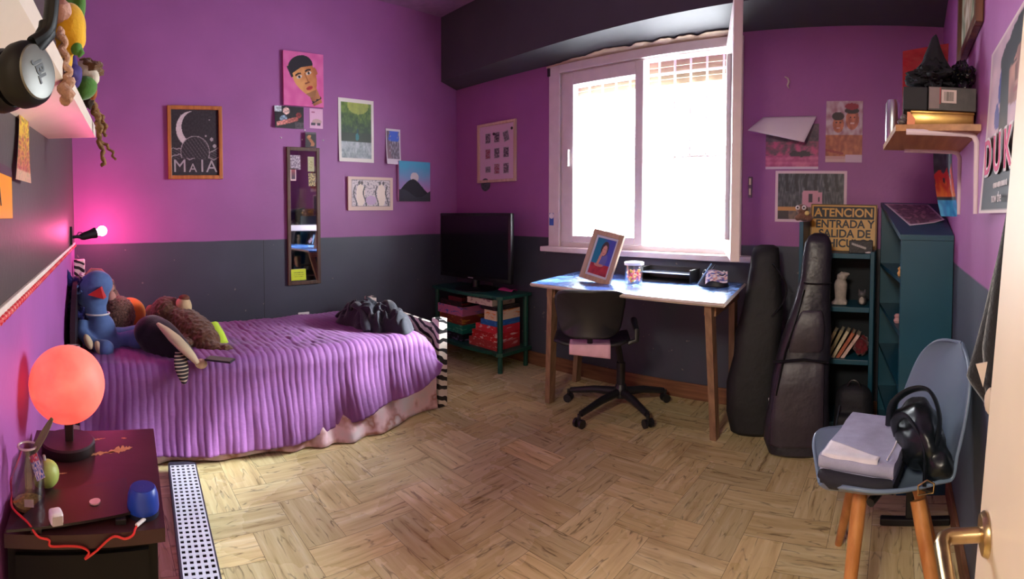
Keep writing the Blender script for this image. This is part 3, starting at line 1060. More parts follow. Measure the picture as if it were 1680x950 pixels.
add_print('couple_poster', 'poster of two people embracing, one wearing a red cap', 'poster', north(-0.319, 1.655, 0.004), NORTH, 0.212, 0.352, couple, 56, 84)


def cabin(u, v):
    if u < 0.04 or u > 0.96 or v < 0.055 or v > 0.945: return (222, 196, 206)
    k = nz(u, v, 14)
    c = mixc((52, 56, 62), (120, 126, 130), 0.3 + 0.9 * nz(u * 3, v * 0.4, 18) + 0.3 * k)
    if v > 0.6 and math.sin(u * 46 + 2 * nz(u, v, 3)) > 0.55: c = (40, 40, 46)
    if 0.38 < u < 0.66 and 0.28 < v < 0.62 and (v < 0.58 or abs(u - 0.5) < 0.1): c = (206, 150, 166)
    if 0.47 < u < 0.53 and 0.38 < v < 0.56: c = (56, 46, 56)
    if 0.60 < u < 0.63 and 0.4 < v < 0.5: c = (56, 46, 56)
    if v < 0.30: c = mixc((150, 120, 100), (90, 80, 80), 0.5 + k)
    if u < 0.35 and 0.22 < v < 0.30: c = (196, 142, 80)
    if u < 0.2 and v < 0.22: c = (66, 56, 56)
    return c


add_print('cabin_photo_print', 'white edged photo print of a pink cabin among dark trees', 'photo', north(-0.508, 1.279, 0.003), NORTH, 0.424, 0.300, cabin, 90, 66)

# --- east wall
def oldpaint(u, v):
    k = nz(u, v, 7)
    c = mixc((112, 124, 92), (196, 200, 168), 0.5 + k)
    if inell(u, v, 0.45, 0.45, 0.28, 0.4) < 1 + k: c = mixc((206, 200, 176), (130, 104, 70), 0.35 + 1.1 * k)
    return c
t = thing('framed_painting', 'brown framed faded painting hung high on the right wall', 'painting', east(1.722, 2.010), EAST)
frame_ring(0.49, 0.52, 0.035, 0.024).build('frame', wood_mat('reddish_frame', (84, 50, 34), (124, 80, 52), 0.4, scale=9), t)
painted(0.43, 0.46, oldpaint, 40, 44, -0.010).build('painting', CANVAS, t)


def duki(u, v):
    if u < 0.04 or v < 0.02 or v > 0.975 or u > 0.96: return (226, 206, 204)
    k = nz(u, v, 8)
    c = mixc((214, 178, 188), (190, 160, 176), 0.5 + k)
    if v < 0.46: c = mixc((60, 52, 58), (150, 120, 126), (v - 0.33) * 6 + 0.5 * k)
    if v < 0.34: c = (40, 36, 42)
    # blue hair / scarf, dark hat, face in profile
    if inell(u, v, 0.36, 0.70, 0.10, 0.13) < 1 + 0.5 * k: c = (58, 62, 150)
    if inell(u, v, 0.25, 0.55, 0.07, 0.08) < 1 + k: c = (70, 72, 150)
    if inell(u, v, 0.60, 0.72, 0.22, 0.17) < 1 and v > 0.5: c = mixc((196, 140, 124), (140, 92, 84), 0.5 + k)
    if inell(u, v, 0.46, 0.84, 0.18, 0.08) < 1 or inell(u, v, 0.68, 0.89, 0.22, 0.075) < 1 or (0.30 < u < 0.48 and 0.46 < v < 0.82): c = (34, 32, 40)
    if 0.52 < u < 0.62 and abs(v - 0.76) < 0.010: c = (50, 36, 38)
    if abs(u - 0.62) < 0.03 and 0.66 < v < 0.74: c = (122, 76, 68)
    if inell(u, v, 0.62, 0.62, 0.06, 0.015) < 1: c = (150, 76, 80)
    return c


t = thing('singer_poster', 'tall poster of a man in a dark hat with pink lettering', 'poster', east(1.085, 1.395), EAST)
# thin paper, its lower left corner rolls away from the wall
painted(0.48, 0.42, duki, 80, 80, 0.0, lambda u, v: (0, -0.024 * (1 - v) ** 1.3 * max(0.0, 1 - 1.5 * u), 0), 0.001).build('sheet', PAPER, t, smooth=True)
M_pinkink = mat('pink_ink', (222, 70, 128), 0.5); M_whiteink = mat('white_ink', (226, 214, 216), 0.5)
for mt_, ex, bo in ((M_whiteink, 0.0002, 0.0065), (M_pinkink, 0.0005, 0.0)):
    for k_, ch in enumerate('DUKI'): text(ch, 0.125, mt_, t, (-0.165 + k_ * 0.098, -0.0165 + 0.0038 * k_ - (0.0010 if mt_ is M_pinkink else 0), -0.075), extrude=ex, bold=bo, sx=1.0, rot=(PI / 2, 0, 0))
mb = MB(); random.seed(8)
for k in range(14): mb.box((-0.105 + 0.0115 * k, -0.0125, -0.145), (0.0075 if k % 4 else 0.004, 0.0004, 0.010 + 0.003 * random.random()))
mb.build('small_print', M_whiteink, t)
text('now the', 0.034, M_whiteink, t, (-0.05, -0.016, -0.175), extrude=0.0002)


def fire(u, v):
    k = nz(u, v, 9)
    if v < 0.30: return mixc((30, 120, 190), (60, 170, 220), 0.5 + k) if v < 0.24 else (30, 50, 66)
    h = 0.55 + 0.18 * abs(math.sin(u * 11)) + 0.15 * k
    if v < h: return mixc((236, 130, 50), (204, 44, 44), (v - 0.3) * 3.5 + k)
    return mixc((44, 48, 66), (70, 82, 96), 0.5 + k)


o = add_print('flame_print', 'narrow curling print of orange flames over blue water, under the wooden shelf', 'print', (0.175, 2.05, 1.315), EAST + 0.62, 0.115, 0.275, fire, 30, 60, lambda u, v: (0.035 * (1 - v) ** 2, 0.03 * math.sin(u * PI) + 0.02 * (1 - v) ** 2, 0))

# --- left (south) wall
def strip(u, v):
    k = nz(u, v * 2, 7)
    c = mixc((222, 186, 40), (196, 110, 80), (1 - v) * 1.4 - 0.15 + 0.4 * k)
    if k > 0.18: c = mixc(c, (150, 50, 66), 0.7)
    if k < -0.25: c = mixc(c, (90, 60, 40), 0.6)
    if v < 0.14: c = mixc(c, (214, 180, 150), 0.7)
    return c
add_print('curling_print_strip', 'narrow yellow and red print strip curling off the dark wall', 'print', south(-1.275, 1.345, 0.010), SOUTH, 0.15, 0.175, strip, 24, 44, lambda u, v: (-0.10 * (1 - v) ** 1.6, -0.012 * (1 - v) ** 2 * (0.4 + u), 0))
t = thing('orange_plate', 'orange plate with a black letter on the left dark wall', 'sign', south(-0.975, 1.226), SOUTH)
MB().box2((-0.125, -0.003, -0.055), (0.125, 0, 0.055), 0.001).build('plate', mat('orange_enamel', (244, 150, 22), 0.4, var=0.05), t)
MB().box2((-0.125, -0.0032, 0.035), (0.125, -0.0028, 0.055)).build('top_band', mat('plum_band', (74, 34, 50), 0.5), t)
M_ink = mat('black_ink', (26, 20, 18), 0.5)
text('A', 0.078, M_ink, t, (-0.075, -0.0036, -0.006), sx=0.8)
text('A', 0.078, M_ink, t, (-0.020, -0.0036, -0.006), sx=0.8)
MB().lathe([(0, 0), (0.005, 0), (0.005, 0.002), (0, 0.002)], (-0.105, -0.003, -0.042), 12, 0, RX(PI / 2)).build('screw', M_ink, t)


def pt(px, py, r): return at(px, py, r=r)


def spline(P, k=8):
    out = []
    for i in range(len(P) - 1):
        p = [P[max(0, i - 1)], P[i], P[i + 1], P[min(len(P) - 1, i + 2)]]
        for j in range(k):
            f_ = j / k
            out.append(0.5 * ((2 * p[1]) + (p[2] - p[0]) * f_ + (2 * p[0] - 5 * p[1] + 4 * p[2] - p[3]) * f_ ** 2 + (3 * p[1] - p[0] - 3 * p[2] + p[3]) * f_ ** 3))
    return out + [P[-1]]


# ------------------------------------------------------------------ bed
M_zebra = zebra_mat()
M_dwood = mat('dark_stained_wood', (40, 26, 28), 0.45, var=0.3, nscale=6, bump=0.1, bscale=30)
BX0, BX1, BY0, BY1, BZ = -3.24, -2.33, -0.13, 1.80, 0.470
bed = thing('bed', 'single bed with zebra striped posts under a ribbed purple quilt', 'bed', (-2.78, 0.85, 0))
for x, y, h in ((-2.385, 1.865, 0.535), (-3.185, 1.850, 0.560), (-2.385, -0.160, 0.56), (-3.185, -0.160, 0.905)):
    MB().box2((x - 0.034, y - 0.034, 0), (x + 0.034, y + 0.034, h), 0.006).build('post', M_zebra, bed, world=True)
mb = MB()
mb.add([(-3.155, 1.845, 0.44), (-2.415, 1.850, 0.42), (-2.415, 1.872, 0.42), (-3.155, 1.867, 0.44), (-3.155, 1.845, 0.525), (-2.415, 1.850, 0.495), (-2.415, 1.872, 0.495), (-3.155, 1.867, 0.525)],
       [[0, 1, 2, 3], [4, 7, 6, 5], [0, 4, 5, 1], [1, 5, 6, 2], [2, 6, 7, 3], [3, 7, 4, 0]])
mb.box2((-3.155, 1.848, 0.20), (-2.415, 1.866, 0.43), 0.002)
mb.build('footboard', M_zebra, bed, world=True)
mb = MB()
pl = [(-3.155, 0.2), (-2.415, 0.2), (-2.415, 0.62)] + [(-2.415 - 0.74 * k / 16, 0.62 + 0.16 * math.sin(PI * k / 16) ** 0.7 + 0.10 * k / 16) for k in range(1, 16)] + [(-3.155, 0.72)]
mb.prism(pl, -0.175, -0.150)
mb.build('headboard', M_dwood, bed, world=True)
mb = MB()
mb.box2((BX1 - 0.055, -0.126, 0.20), (BX1 - 0.030, 1.83, 0.30), 0.003); mb.box2((BX0 + 0.06, -0.126, 0.20), (BX0 + 0.085, 1.83, 0.30), 0.003)
mb.build('side_rail', M_dwood, bed, world=True)
MB().box2((BX0 + 0.03, -0.12, 0.26), (BX1 - 0.05, 1.79, 0.445), 0.04, seg=3).build('mattress', mat('mattress_ticking', (210, 190, 196), 0.8), bed, world=True, smooth=True)

HEM = [(-0.13, 0.060), (0.236, 0.054), (0.432, 0.047), (0.64, 0.048), (0.859, 0.045), (1.093, 0.068), (1.384, 0.123), (1.625, 0.175), (1.76, 0.25), (1.80, 0.32)]
def interp(tab, y):
    for (a, b), (c, d) in zip(tab, tab[1:]):
        if y <= c: return b + (d - b) * max(0, (y - a) / (c - a))
    return tab[-1][1]


def quilt():
    mb = MB(); nu, nv = 460, 150
    def sec(s, y):
        """cross-section from far hem over the top to the near hem: position and outward normal"""
        zb = interp(HEM, y); rr = 0.075
        foot = max(0.0, (y - 1.66) / 0.14); zt = BZ - 0.10 * foot ** 2.2
        L0 = zt - 0.30 - rr; A = rr * PI / 2; L1 = (BX1 - rr) - (BX0 + rr); L2 = zt - rr - zb
        d = s * (L0 + 2 * A + L1 + L2)
        if d < L0: return (BX0, 0.30 + d), (-1, 0), 0.3
        d -= L0
        if d < A:
            t = d / rr; return (BX0 + rr - rr * math.cos(t), zt - rr + rr * math.sin(t)), (-math.cos(t), math.sin(t)), 0.4
        d -= A
        if d < L1: return (BX0 + rr + d, zt), (0, 1), 0.55 + 0.45 * d / L1
        d -= L1
        if d < A:
            t = d / rr; return (BX1 - rr + rr * math.sin(t), zt - rr + rr * math.cos(t)), (math.sin(t), math.cos(t)), 1.0
        d -= A
        return (BX1 + 0.05 * (d / max(L2, 0.01)) ** 1.5, zt - rr - d), (1, 0), 1.0 + d / max(L2, 0.01)
    def f(u, v):
        y = BY0 + (BY1 - BY0) * u
        (x, z), n, k = sec(v, y)
        side = max(0.0, k - 1.0)
        yw = y + 0.012 * noise.noise(Vector((x * 4, y * 3, z * 4))) + 0.03 * side * noise.noise(Vector((0, y * 4, 1.3)))
        rib = abs(math.sin(PI * yw / 0.034)) ** 0.8 * 0.0038
        wr = 0.010 * noise.noise(Vector((x * 5, y * 5, z * 5))) + 0.005 * abs(noise.noise(Vector((x * 9 + y * 6, y * 7 - x * 5, 2)))) * (1 if k < 1.2 else 0.4)
        fold = side * (0.020 * math.sin(y * 11 + 2 * math.sin(y * 5)) + 0.016 * noise.noise(Vector((0, y * 14, side))))
        # creases where the quilt is bunched in the middle of the bed
        bun = math.exp(-((y - 0.95) / 0.35) ** 2) * (1 if k < 1.0 else 0.3)
        wr += bun * 0.007 * noise.noise(Vector((x * 16 + y * 9, y * 22 - x * 8, 5)))
        h = rib + wr + fold
        return (x + n[0] * h, y + 0.004 * noise.noise(Vector((x * 20, y * 20, z * 20))), z + n[1] * h)
    mb.grid(f, nu, nv)
    return mb


def quilt_mat():
    m, t, b = new_mat('purple_quilt')
    tc = t('ShaderNodeTexCoord').outputs['Object']
    n = t.noise(5, 5, tc)
    t.put(b.inputs['Base Color'], t.ramp(n, [(0.3, lin((120, 68, 130))), (0.7, lin((144, 88, 152)))]))
    b.inputs['Roughness'].default_value = 0.75
    b.inputs['Sheen Weight'].default_value = 0.08
    mp = t('ShaderNodeMapping', tc); mp.inputs['Scale'].default_value = (70, 40, 70)
    bn = t('ShaderNodeBump'); bn.inputs['Strength'].default_value = 0.35; bn.inputs['Distance'].default_value = 0.004
    t.put(bn.inputs['Height'], t.noise(1.0, 3, mp.outputs[0])); t.put(b.inputs['Normal'], bn)
    return m
quilt().build('quilt', quilt_mat(), bed, smooth=True, world=True, solid=0.006, angle=80)


def under_sheet():
    tab = [(-0.12, -2.345), (0.25, -2.338), (0.64, -2.318), (1.03, -2.268), (1.2, -2.240), (1.34, -2.250), (1.6, -2.33), (1.83, -2.355)]
    def f(u, v):
        y = -0.12 + 1.94 * u; xb = interp(tab, y)
        x = -2.372 + (xb + 2.372) * v ** 1.6 + (0.016 * math.sin(y * 26 + 3 * math.sin(y * 6)) + 0.012 * noise.noise(Vector((y * 9, v * 3, 0)))) * v
        z = 0.36 * (1 - v) + 0.006 + 0.012 * max(0, noise.noise(Vector((y * 8, 4, 0)))) * v
        return (x, y, z)
    return MB().grid(f, 200, 24)
m_, t_, b__ = new_mat('stained_pink_sheet')
tc_ = t_('ShaderNodeTexCoord').outputs['Object']
t_.put(b__.inputs['Base Color'], t_.ramp(t_.noise(7, 3, tc_), [(0.36, lin((214, 196, 200))), (0.50, lin((226, 190, 196))), (0.60, lin((168, 116, 104))), (0.68, lin((214, 200, 204)))]))
b__.inputs['Roughness'].default_value = 0.8
under_sheet().build('under_sheet', m_, bed, smooth=True, world=True, solid=0.003, angle=80)

# ------------------------------------------------------------------ soft toys on the bed
def fur(name, col, sc=220, st=0.9, var=0.3): return mat(name, col, 0.95, var=var, nscale=60, bump=st, bscale=sc, bdist=0.006, sheen=0.4)
M_blue = mat('blue_felt', (84, 112, 162), 0.9, var=0.08, nscale=40, bump=0.2, bscale=300, sheen=0.2)
M_bhair = fur('dark_blue_yarn', (26, 26, 92), 120)
M_red = mat('red_felt', (206, 38, 40), 0.8, sheen=0.2)
M_cream = mat('cream_felt', (206, 186, 150), 0.9, bump=0.2, bscale=200)
tp = Vector((-2.72, 0.0, 0.475))
t = thing('blue_plush_toy', 'blue plush doll with dark blue yarn hair and red beak, leaning at the bed head', 'soft toy', tp)
mb = MB()
hd = pt(152, 482, 2.75)
mb.ell(hd, (0.075, 0.090, 0.115)); mb.ell(pt(160, 466, 2.74), (0.07, 0.085, 0.075)); mb.ell(pt(156, 508, 2.74), (0.055, 0.065, 0.06))
mb.ell(pt(166, 548, 2.72), (0.075, 0.085, 0.12)); mb.ell(pt(162, 522, 2.74), (0.05, 0.055, 0.06)); mb.ell(pt(170, 568, 2.70), (0.08, 0.09, 0.075))
mb.tube([pt(137, 528, 2.72), pt(134, 545, 2.68), pt(146, 560, 2.63), pt(160, 567, 2.60)], [0.035, 0.036, 0.034, 0.03], 12)
mb.tube([pt(160, 567, 2.60), pt(172, 572, 2.56)], [0.035, 0.045], 12); mb.ell(pt(173, 572, 2.56), (0.045, 0.045, 0.045))
mb.tube([pt(175, 563, 2.72), pt(200, 558, 2.72), pt(222, 555, 2.70)], [0.045, 0.042, 0.05], 12); mb.ell(pt(224, 557, 2.68), (0.052, 0.046, 0.055))
mb.tube([pt(182, 548, 2.82), pt(205, 547, 2.84), pt(232, 541, 2.84)], [0.04, 0.036, 0.034], 12)
mb.build('body', M_blue, t, world=True, remesh=0.008)
mb = MB()
for k in range(26):
    a = random.random(); y0_ = random.uniform(-0.03, 0.03)
    p0 = pt(118 + 22 * random.random(), 455 + 28 * random.random(), 2.76 + random.uniform(-0.05, 0.06))
    p1 = pt(112 + 26 * random.random(), 505, 2.76 + random.uniform(-0.06, 0.06)); p2 = pt(120 + 32 * random.random(), 535 + 14 * random.random(), 2.75 + random.uniform(-0.06, 0.06))
    mb.tube([p0, p1, p2], [0.014, 0.020, 0.008], 7)
mb.ell(pt(124, 480, 2.78), (0.05, 0.045, 0.09)); mb.ell(pt(127, 505, 2.78), (0.05, 0.05, 0.09)); mb.tube([pt(116, 470, 2.76), pt(110, 450, 2.76), pt(106, 436, 2.76)], [0.03, 0.02, 0.004], 8)
mb.build('hair', M_bhair, t, world=True, remesh=0.006, fuzz=(0.014, 0.014))
mb = MB(); c0, c1, c2 = pt(144, 484, 2.655), pt(165, 471, 2.64), pt(170, 491, 2.64)
for d in (0,): mb.add([c0, c1, c2, c0 + Vector((-.04, .03, 0)), c1 + Vector((-.09, .02, 0)), c2 + Vector((-.09, .02, 0))], [[0, 1, 2], [5, 4, 3], [0, 3, 4, 1], [1, 4, 5, 2], [2, 5, 3, 0]])
mb.build('beak', M_red, t, world=True)
mb = MB(); mb.ell(pt(134, 450, 2.69), (0.014, 0.014, 0.011)); mb.build('eye', mat('pink_bead', (226, 170, 190), 0.3), t, smooth=True, world=True)
mb = MB(); mb.tube([pt(128, 468, 2.69), pt(123, 475, 2.69), pt(128, 482, 2.69), pt(134, 478, 2.68)], 0.006, 8); mb.build('ear', M_blue, t, smooth=True, world=True)
for a, b in (((142, 556), (148, 566)), ((158, 566), (168, 578))):
    mb = MB(); mb.ell(pt((a[0] + b[0]) / 2, (a[1] + b[1]) / 2, 2.555), (0.028, 0.02, 0.042), RX(0.4)); mb.build('hand', M_cream, t, smooth=True, world=True)
mb = MB(); q = pt(160, 514, 2.73); mb.tube([q + Vector((0.058 * math.cos(k * PI / 12), 0.064 * math.sin(k * PI / 12), 0)) for k in range(24)], 0.005, 6, closed=True); mb.build('collar', M_white, t, smooth=True, world=True)

M_speck = mat('speckled_fur', (120, 88, 74), 0.95, var=0.65, nscale=90, bump=1.0, bscale=160, bdist=0.008, sheen=0.3)
t = thing('speckled_plush_toy', 'brown speckled furry plush behind the blue doll', 'soft toy', (-3.0, 0.03, 0.475))
mb = MB(); mb.ell(Vector((-2.99, 0.075, 0.585)), (0.095, 0.10, 0.115)); mb.ell(pt(176, 500, 3.05), (0.08, 0.085, 0.12)); mb.ell(pt(166, 470, 3.05), (0.075, 0.085, 0.075)); mb.tube([pt(196, 520, 3.0), pt(206, 540, 2.98), pt(206, 550, 2.97)], [0.05, 0.045, 0.03], 10)
mb.build('body', M_speck, t, world=True, remesh=0.006, fuzz=(0.016, 0.016))
mb = MB(); mb.ell(pt(178, 472, 2.98), (0.03, 0.035, 0.03)); mb.ell(pt(182, 487, 2.97), (0.025, 0.03, 0.035)); mb.build('snout', mat('pinkish_plush', (196, 140, 128), 0.9), t, smooth=True, world=True)
mb = MB(); mb.tube([pt(140, 452, 2.95), pt(150, 443, 2.97), pt(165, 444, 2.98), pt(178, 455, 2.97)], [0.010, 0.013, 0.013, 0.010], 8); mb.build('hood_edge', mat('rose_trim', (150, 92, 92), 0.9), t, smooth=True, world=True)

t = thing('striped_ball', 'soft red and orange ball with white seam beside the bed wall', 'ball', (-3.09, 0.19, 0.47))
bc = pt(213, 519, 3.08); bc.z = 0.477 + 0.098
R_ = Matrix.Rotation(0.35, 3, Vector((1, 0, 0)))
vs_ = MB(); vs_.ell(bc, 0.098, R_ @ RX(PI / 2), 30, 20)
vs_.mi = [0 if (R_.inverted() @ (sum((vs_.v[i] for i in f), Vector()) / len(f) - bc)).y < -0.012 else 1 for f in vs_.f]
vs_.build('ball', [mat('ball_red', (176, 44, 38), 0.7, sheen=0.2), mat('ball_orange', (214, 122, 40), 0.7, sheen=0.2)], t, smooth=True, world=True)
mb = MB(); mb.tube([bc + R_ @ Vector((0.0975 * math.cos(k * PI / 20), -0.010, 0.0975 * math.sin(k * PI / 20))) for k in range(40)], 0.0045, 8, closed=True)
mb.build('seam', M_cream, t, smooth=True, world=True)

M_monk = fur('brown_monkey_fur', (104, 68, 46), 260, 1.0, 0.35)
t = thing('monkey_plush_toy', 'brown plush monkey lying on its back on the quilt', 'soft toy', (-2.75, 0.45, 0.475))
mb = MB()
mb.ell(pt(274, 514, 2.90), (0.10, 0.10, 0.098)); mb.tube(spline([pt(276, 518, 2.88), pt(296, 530, 2.84), pt(318, 545, 2.78), pt(334, 558, 2.72), pt(340, 563, 2.70)], 6), [0.075 + 0.027 * math.sin(PI * min(1, i / 22)) for i in range(25)], 20); mb.ell(pt(336, 560, 2.70), (0.085, 0.085, 0.08))
mb.tube([pt(332, 566, 2.66), pt(350, 574, 2.62), pt(372, 580, 2.60)], [0.055, 0.045, 0.042], 12); mb.ell(pt(371, 578, 2.60), (0.045, 0.042, 0.045))
mb.tube([pt(318, 545, 2.90), pt(340, 540, 2.92), pt(350, 553, 2.90)], [0.05, 0.042, 0.04], 12)
mb.tube([pt(285, 535, 2.80), pt(296, 556, 2.72), pt(310, 572, 2.62)], [0.045, 0.042, 0.04], 12)
mb.build('body', M_monk, t, world=True, remesh=0.006, fuzz=(0.016, 0.018))
mb = MB(); mb.ell(pt(301, 503, 2.86), (0.052, 0.048, 0.058)); mb.build('muzzle', mat('cream_plush', (196, 168, 128), 0.9, bump=0.3, bscale=200), t, smooth=True, world=True)
q = pt(302, 489, 2.86); mb = MB(); mb.ell(q, (0.034, 0.032, 0.02)); mb.build('nose', mat('brown_nose', (110, 62, 40), 0.8), t, smooth=True, world=True)
mb = MB(); mb.ell(pt(266, 514, 2.83), (0.018, 0.032, 0.03)); mb.build('ear', mat('tan_ear', (176, 128, 100), 0.9), t, smooth=True, world=True)
mb = MB(); mb.ell(pt(247, 510, 2.92), (0.03, 0.03, 0.035)); mb.build('ear', bpy.data.materials['tan_ear'], t, smooth=True, world=True)
mb = MB(); mb.ell(pt(334, 534, 2.86), (0.03, 0.04, 0.022)); mb.build('hand', bpy.data.materials['cream_plush'], t, smooth=True, world=True)

M_lime = mat('lime_fleece', (190, 224, 60), 0.9, var=0.06, bump=0.3, bscale=200, sheen=0.3)
p0, p1 = pt(347, 535, 2.80), pt(364, 568, 2.72)
mb = MB(); d_ = (p1 - p0)
mb.tube([p0 - d_ * 0.06, p0, p0 + d_ * 0.5, p1, p1 + d_ * 0.06], [0.028, 0.042, 0.046, 0.042, 0.026], 18)
o = mb.build('rolled_fleece', M_lime, smooth=True, world=True, loc=(p0 + p1) / 2 + Vector((0, 0, -0.05)))
tag(o, 'lime green rolled fleece at the feet of the plush monkey', 'cloth')

M_blk = mat('black_plush', (20, 18, 26), 0.9, var=0.2, bump=0.4, bscale=200, sheen=0.3)
t = thing('penguin_plush_toy', 'black plush penguin with cream belly and striped flipper over the bed edge', 'soft toy', (-2.5, 0.32, 0.475))
mb = MB()
mb.ell(pt(250, 545, 2.66), (0.10, 0.10, 0.09)); mb.tube(spline([pt(252, 548, 2.66), pt(268, 561, 2.60), pt(290, 578, 2.52), pt(310, 594, 2.45), pt(325, 604, 2.40)], 6), [0.098, 0.10, 0.102, 0.103, 0.103, 0.102, 0.10, 0.098, 0.095, 0.091, 0.087, 0.083, 0.078, 0.074, 0.069, 0.064, 0.059, 0.054, 0.049, 0.044, 0.039, 0.034, 0.029, 0.022, 0.012], 20)
mb.build('body', M_blk, t, world=True, remesh=0.008)
mb = MB()
bel = [pt(259, 531, 2.55), pt(271, 541, 2.51), pt(286, 555, 2.46), pt(301, 570, 2.41), pt(314, 584, 2.38), pt(325, 597, 2.36)]
mb.tube(bel, [0.012, 0.026, 0.036, 0.034, 0.026, 0.014], 12, flat=0.55)
mb.build('belly', M_cream, t, smooth=True, world=True)
mb = MB(); mb.ell(pt(330, 597, 2.39), (0.028, 0.03, 0.024)); mb.build('foot', M_cream, t, smooth=True, world=True)
fp0, fp1 = pt(293, 578, 2.40), pt(302, 629, 2.292)
mb = MB(); ax = (fp1 - fp0); n_ = 14
def fin(u, v):
    w_ = 0.033 * math.sin(PI * min(0.98, 0.12 + 0.86 * v)) ** 0.7
    c = fp0 + ax * v
    return c + Vector((-0.25, 0.97, 0)).normalized() * w_ * (2 * u - 1) + Vector((0.97, 0.2, 0)) * 0.010 * (1 - (2 * u - 1) ** 2)
mb.grid(fin, 10, 24)
o = mb.build('flipper', band_mat('striped_flipper', 'Z', 480, (42, 34, 36), (196, 176, 150), 0.9), t, smooth=True, world=True, solid=0.010)
o['label'] = 'striped flipper'

# phone lying on the quilt
pc = pt(361, 605, 2.36); pc.z = 0.488
t = thing('smartphone', 'dark smartphone lying flat on the purple quilt', 'phone', pc, math.atan2(0.16, 0.05) - 0.35)
MB().box((0, 0, 0.0), (0.135, 0.066, 0.009), 0.004).build('case', M_black, t, smooth=True)
MB().box((0, 0, 0.0048), (0.124, 0.058, 0.0012), 0.0005).build('screen', mat('dim_screen', (120, 110, 100), 0.12, var=0.3, nscale=4), t)

# heap of dark clothes at the foot of the bed
M_navy = mat('navy_cotton', (34, 35, 46), 0.85, var=0.25, nscale=5, bump=0.3, bscale=70, sheen=0.3)
t = thing('clothes_heap', 'crumpled heap of dark navy clothes at the foot of the bed', 'clothes', (-2.70, 1.58, 0.475))
mb = MB()
def heap(u, v):
    a = 2 * PI * u; r = v
    R = 0.250 * (1 + 0.16 * math.sin(2 * a + 0.6) + 0.07 * math.sin(5 * a) + 0.05 * math.sin(9 * a + 1))
    x = -2.69 + R * 1.10 * r * math.cos(a); y = 1.585 + R * 0.72 * r * math.sin(a)
    w1 = noise.noise(Vector((x * 6, y * 6, 1))); wx, wy = x + 0.06 * w1, y + 0.06 * noise.noise(Vector((x * 6, y * 6, 7)))
    ridge = 1 - abs(noise.noise(Vector((wx * 9, wy * 15, 2)))) * 2.2
    fine = 1 - abs(noise.noise(Vector((wx * 26 + 3, wy * 19, 5)))) * 2.2
    edge = 1 - r ** 5
    h = 0.105 * (1 - r ** 3) * (1.0 + 0.5 * w1) + 0.050 * ridge * edge + 0.016 * fine * edge
    return (x, y, 0.474 + max(0.004 + 0.014 * (1 - r), h))
mb.grid(heap, 170, 70)
mb.build('garment', M_navy, t, smooth=True, world=True, angle=180)
for k, (P, r_) in enumerate((([(-2.93, 1.45, 0.50), (-2.85, 1.50, 0.56), (-2.74, 1.49, 0.60), (-2.62, 1.47, 0.56), (-2.52, 1.44, 0.485)], 0.030), ([(-2.80, 1.70, 0.56), (-2.66, 1.68, 0.615), (-2.55, 1.64, 0.57), (-2.46, 1.62, 0.49)], 0.034))):
    S = spline([Vector(p) for p in P], 8)
    mb = MB(); mb.tube(S, [r_ * (0.75 + 0.25 * math.sin(i * 0.5 + k)) for i in range(len(S))], 14, flat=0.55)
    mb.build('sleeve', M_navy, t, smooth=True, world=True)

# ------------------------------------------------------------------ television and its stand
M_green = mat('green_lacquer', (20, 78, 66), 0.4, var=0.12)
M_tv = mat('tv_black', (10, 10, 14), 0.35, var=0.1)
SX0, SX1, SY0, SY1, SZ = -3.37, -2.545, 2.53, 2.875, 0.560
t = thing('tv_stand', 'green open stand packed with board games in the corner', 'tv stand', ((SX0 + SX1) / 2, 2.70, 0))
def shelf_poly(i=0.0):
    P = [(SX0, SY1), (SX0, SY0 + 0.03)] + [(SX0 + (SX1 - 0.03 - SX0) * k / 12, SY0 + 0.03 - 0.045 * math.sin(PI * k / 12)) for k in range(1, 12)]
    P += [(SX1 - 0.03, SY0 + 0.0), (SX1 + 0.005, SY0 + 0.03), (SX1 + 0.005, SY1)]
    return P
MB().slab(shelf_poly(), SZ - 0.022, SZ).build('top_shelf', M_green, t, world=True)
MB().slab(shelf_poly(), 0.125, 0.150).build('bottom_shelf', M_green, t, world=True)
for x, y in ((SX1 - 0.03, SY0 + 0.04), (SX0 + 0.03, SY0 + 0.06), (SX1 - 0.03, SY1 - 0.03), (SX0 + 0.03, SY1 - 0.03)):
    MB().tube([(x, y, 0.150), (x, y, SZ - 0.02)], 0.020, 16).tube([(x, y, 0.0), (x, y, 0.125)], 0.018, 16).build('post', M_green, t, smooth=True, world=True)

t = thing('television', 'black flat screen television on the green stand', 'television', (-2.97, 2.68, SZ), 0)
mb = MB(); mb.box2((-3.385, 2.655, 0.635), (-2.552, 2.695, 1.165), 0.010); mb.box2((-3.2, 2.695, 0.72), (-2.75, 2.735, 1.05), 0.015)
mb.build('housing', M_tv, t, world=True, smooth=True)
MB().box2((-3.355, 2.652, 0.672), (-2.578, 2.656, 1.142)).build('screen', mat('tv_screen', (8, 8, 14), 0.16, var=0.02), t, world=True)
MB().box2((-3.02, 2.650, 0.648), (-2.96, 2.655, 0.656)).build('badge', mat('tv_badge', (150, 150, 156), 0.4), t, world=True)
mb = MB(); mb.lathe([(0, 0), (0.17, 0), (0.17, 0.006), (0.15, 0.014), (0.03, 0.02), (0.03, 0.10), (0, 0.10)], (-2.97, 2.69, SZ + 0.0005), 32)
mb.build('foot', M_tv, t, world=True, smooth=True)
mb = MB(); q = at(801, 467, Z=SZ); mb.box((q.x, q.y - 0.0, SZ + 0.012), (0.16, 0.045, 0.022), 0.006, RZ(-0.15))
tag(mb.build('remote_control', mat('grey_remote', (92, 92, 96), 0.4), world=True, loc=(q.x, q.y, SZ), smooth=True), 'grey remote control in front of the television', 'remote')
q = at(833, 477, Z=SZ)
mb = MB()
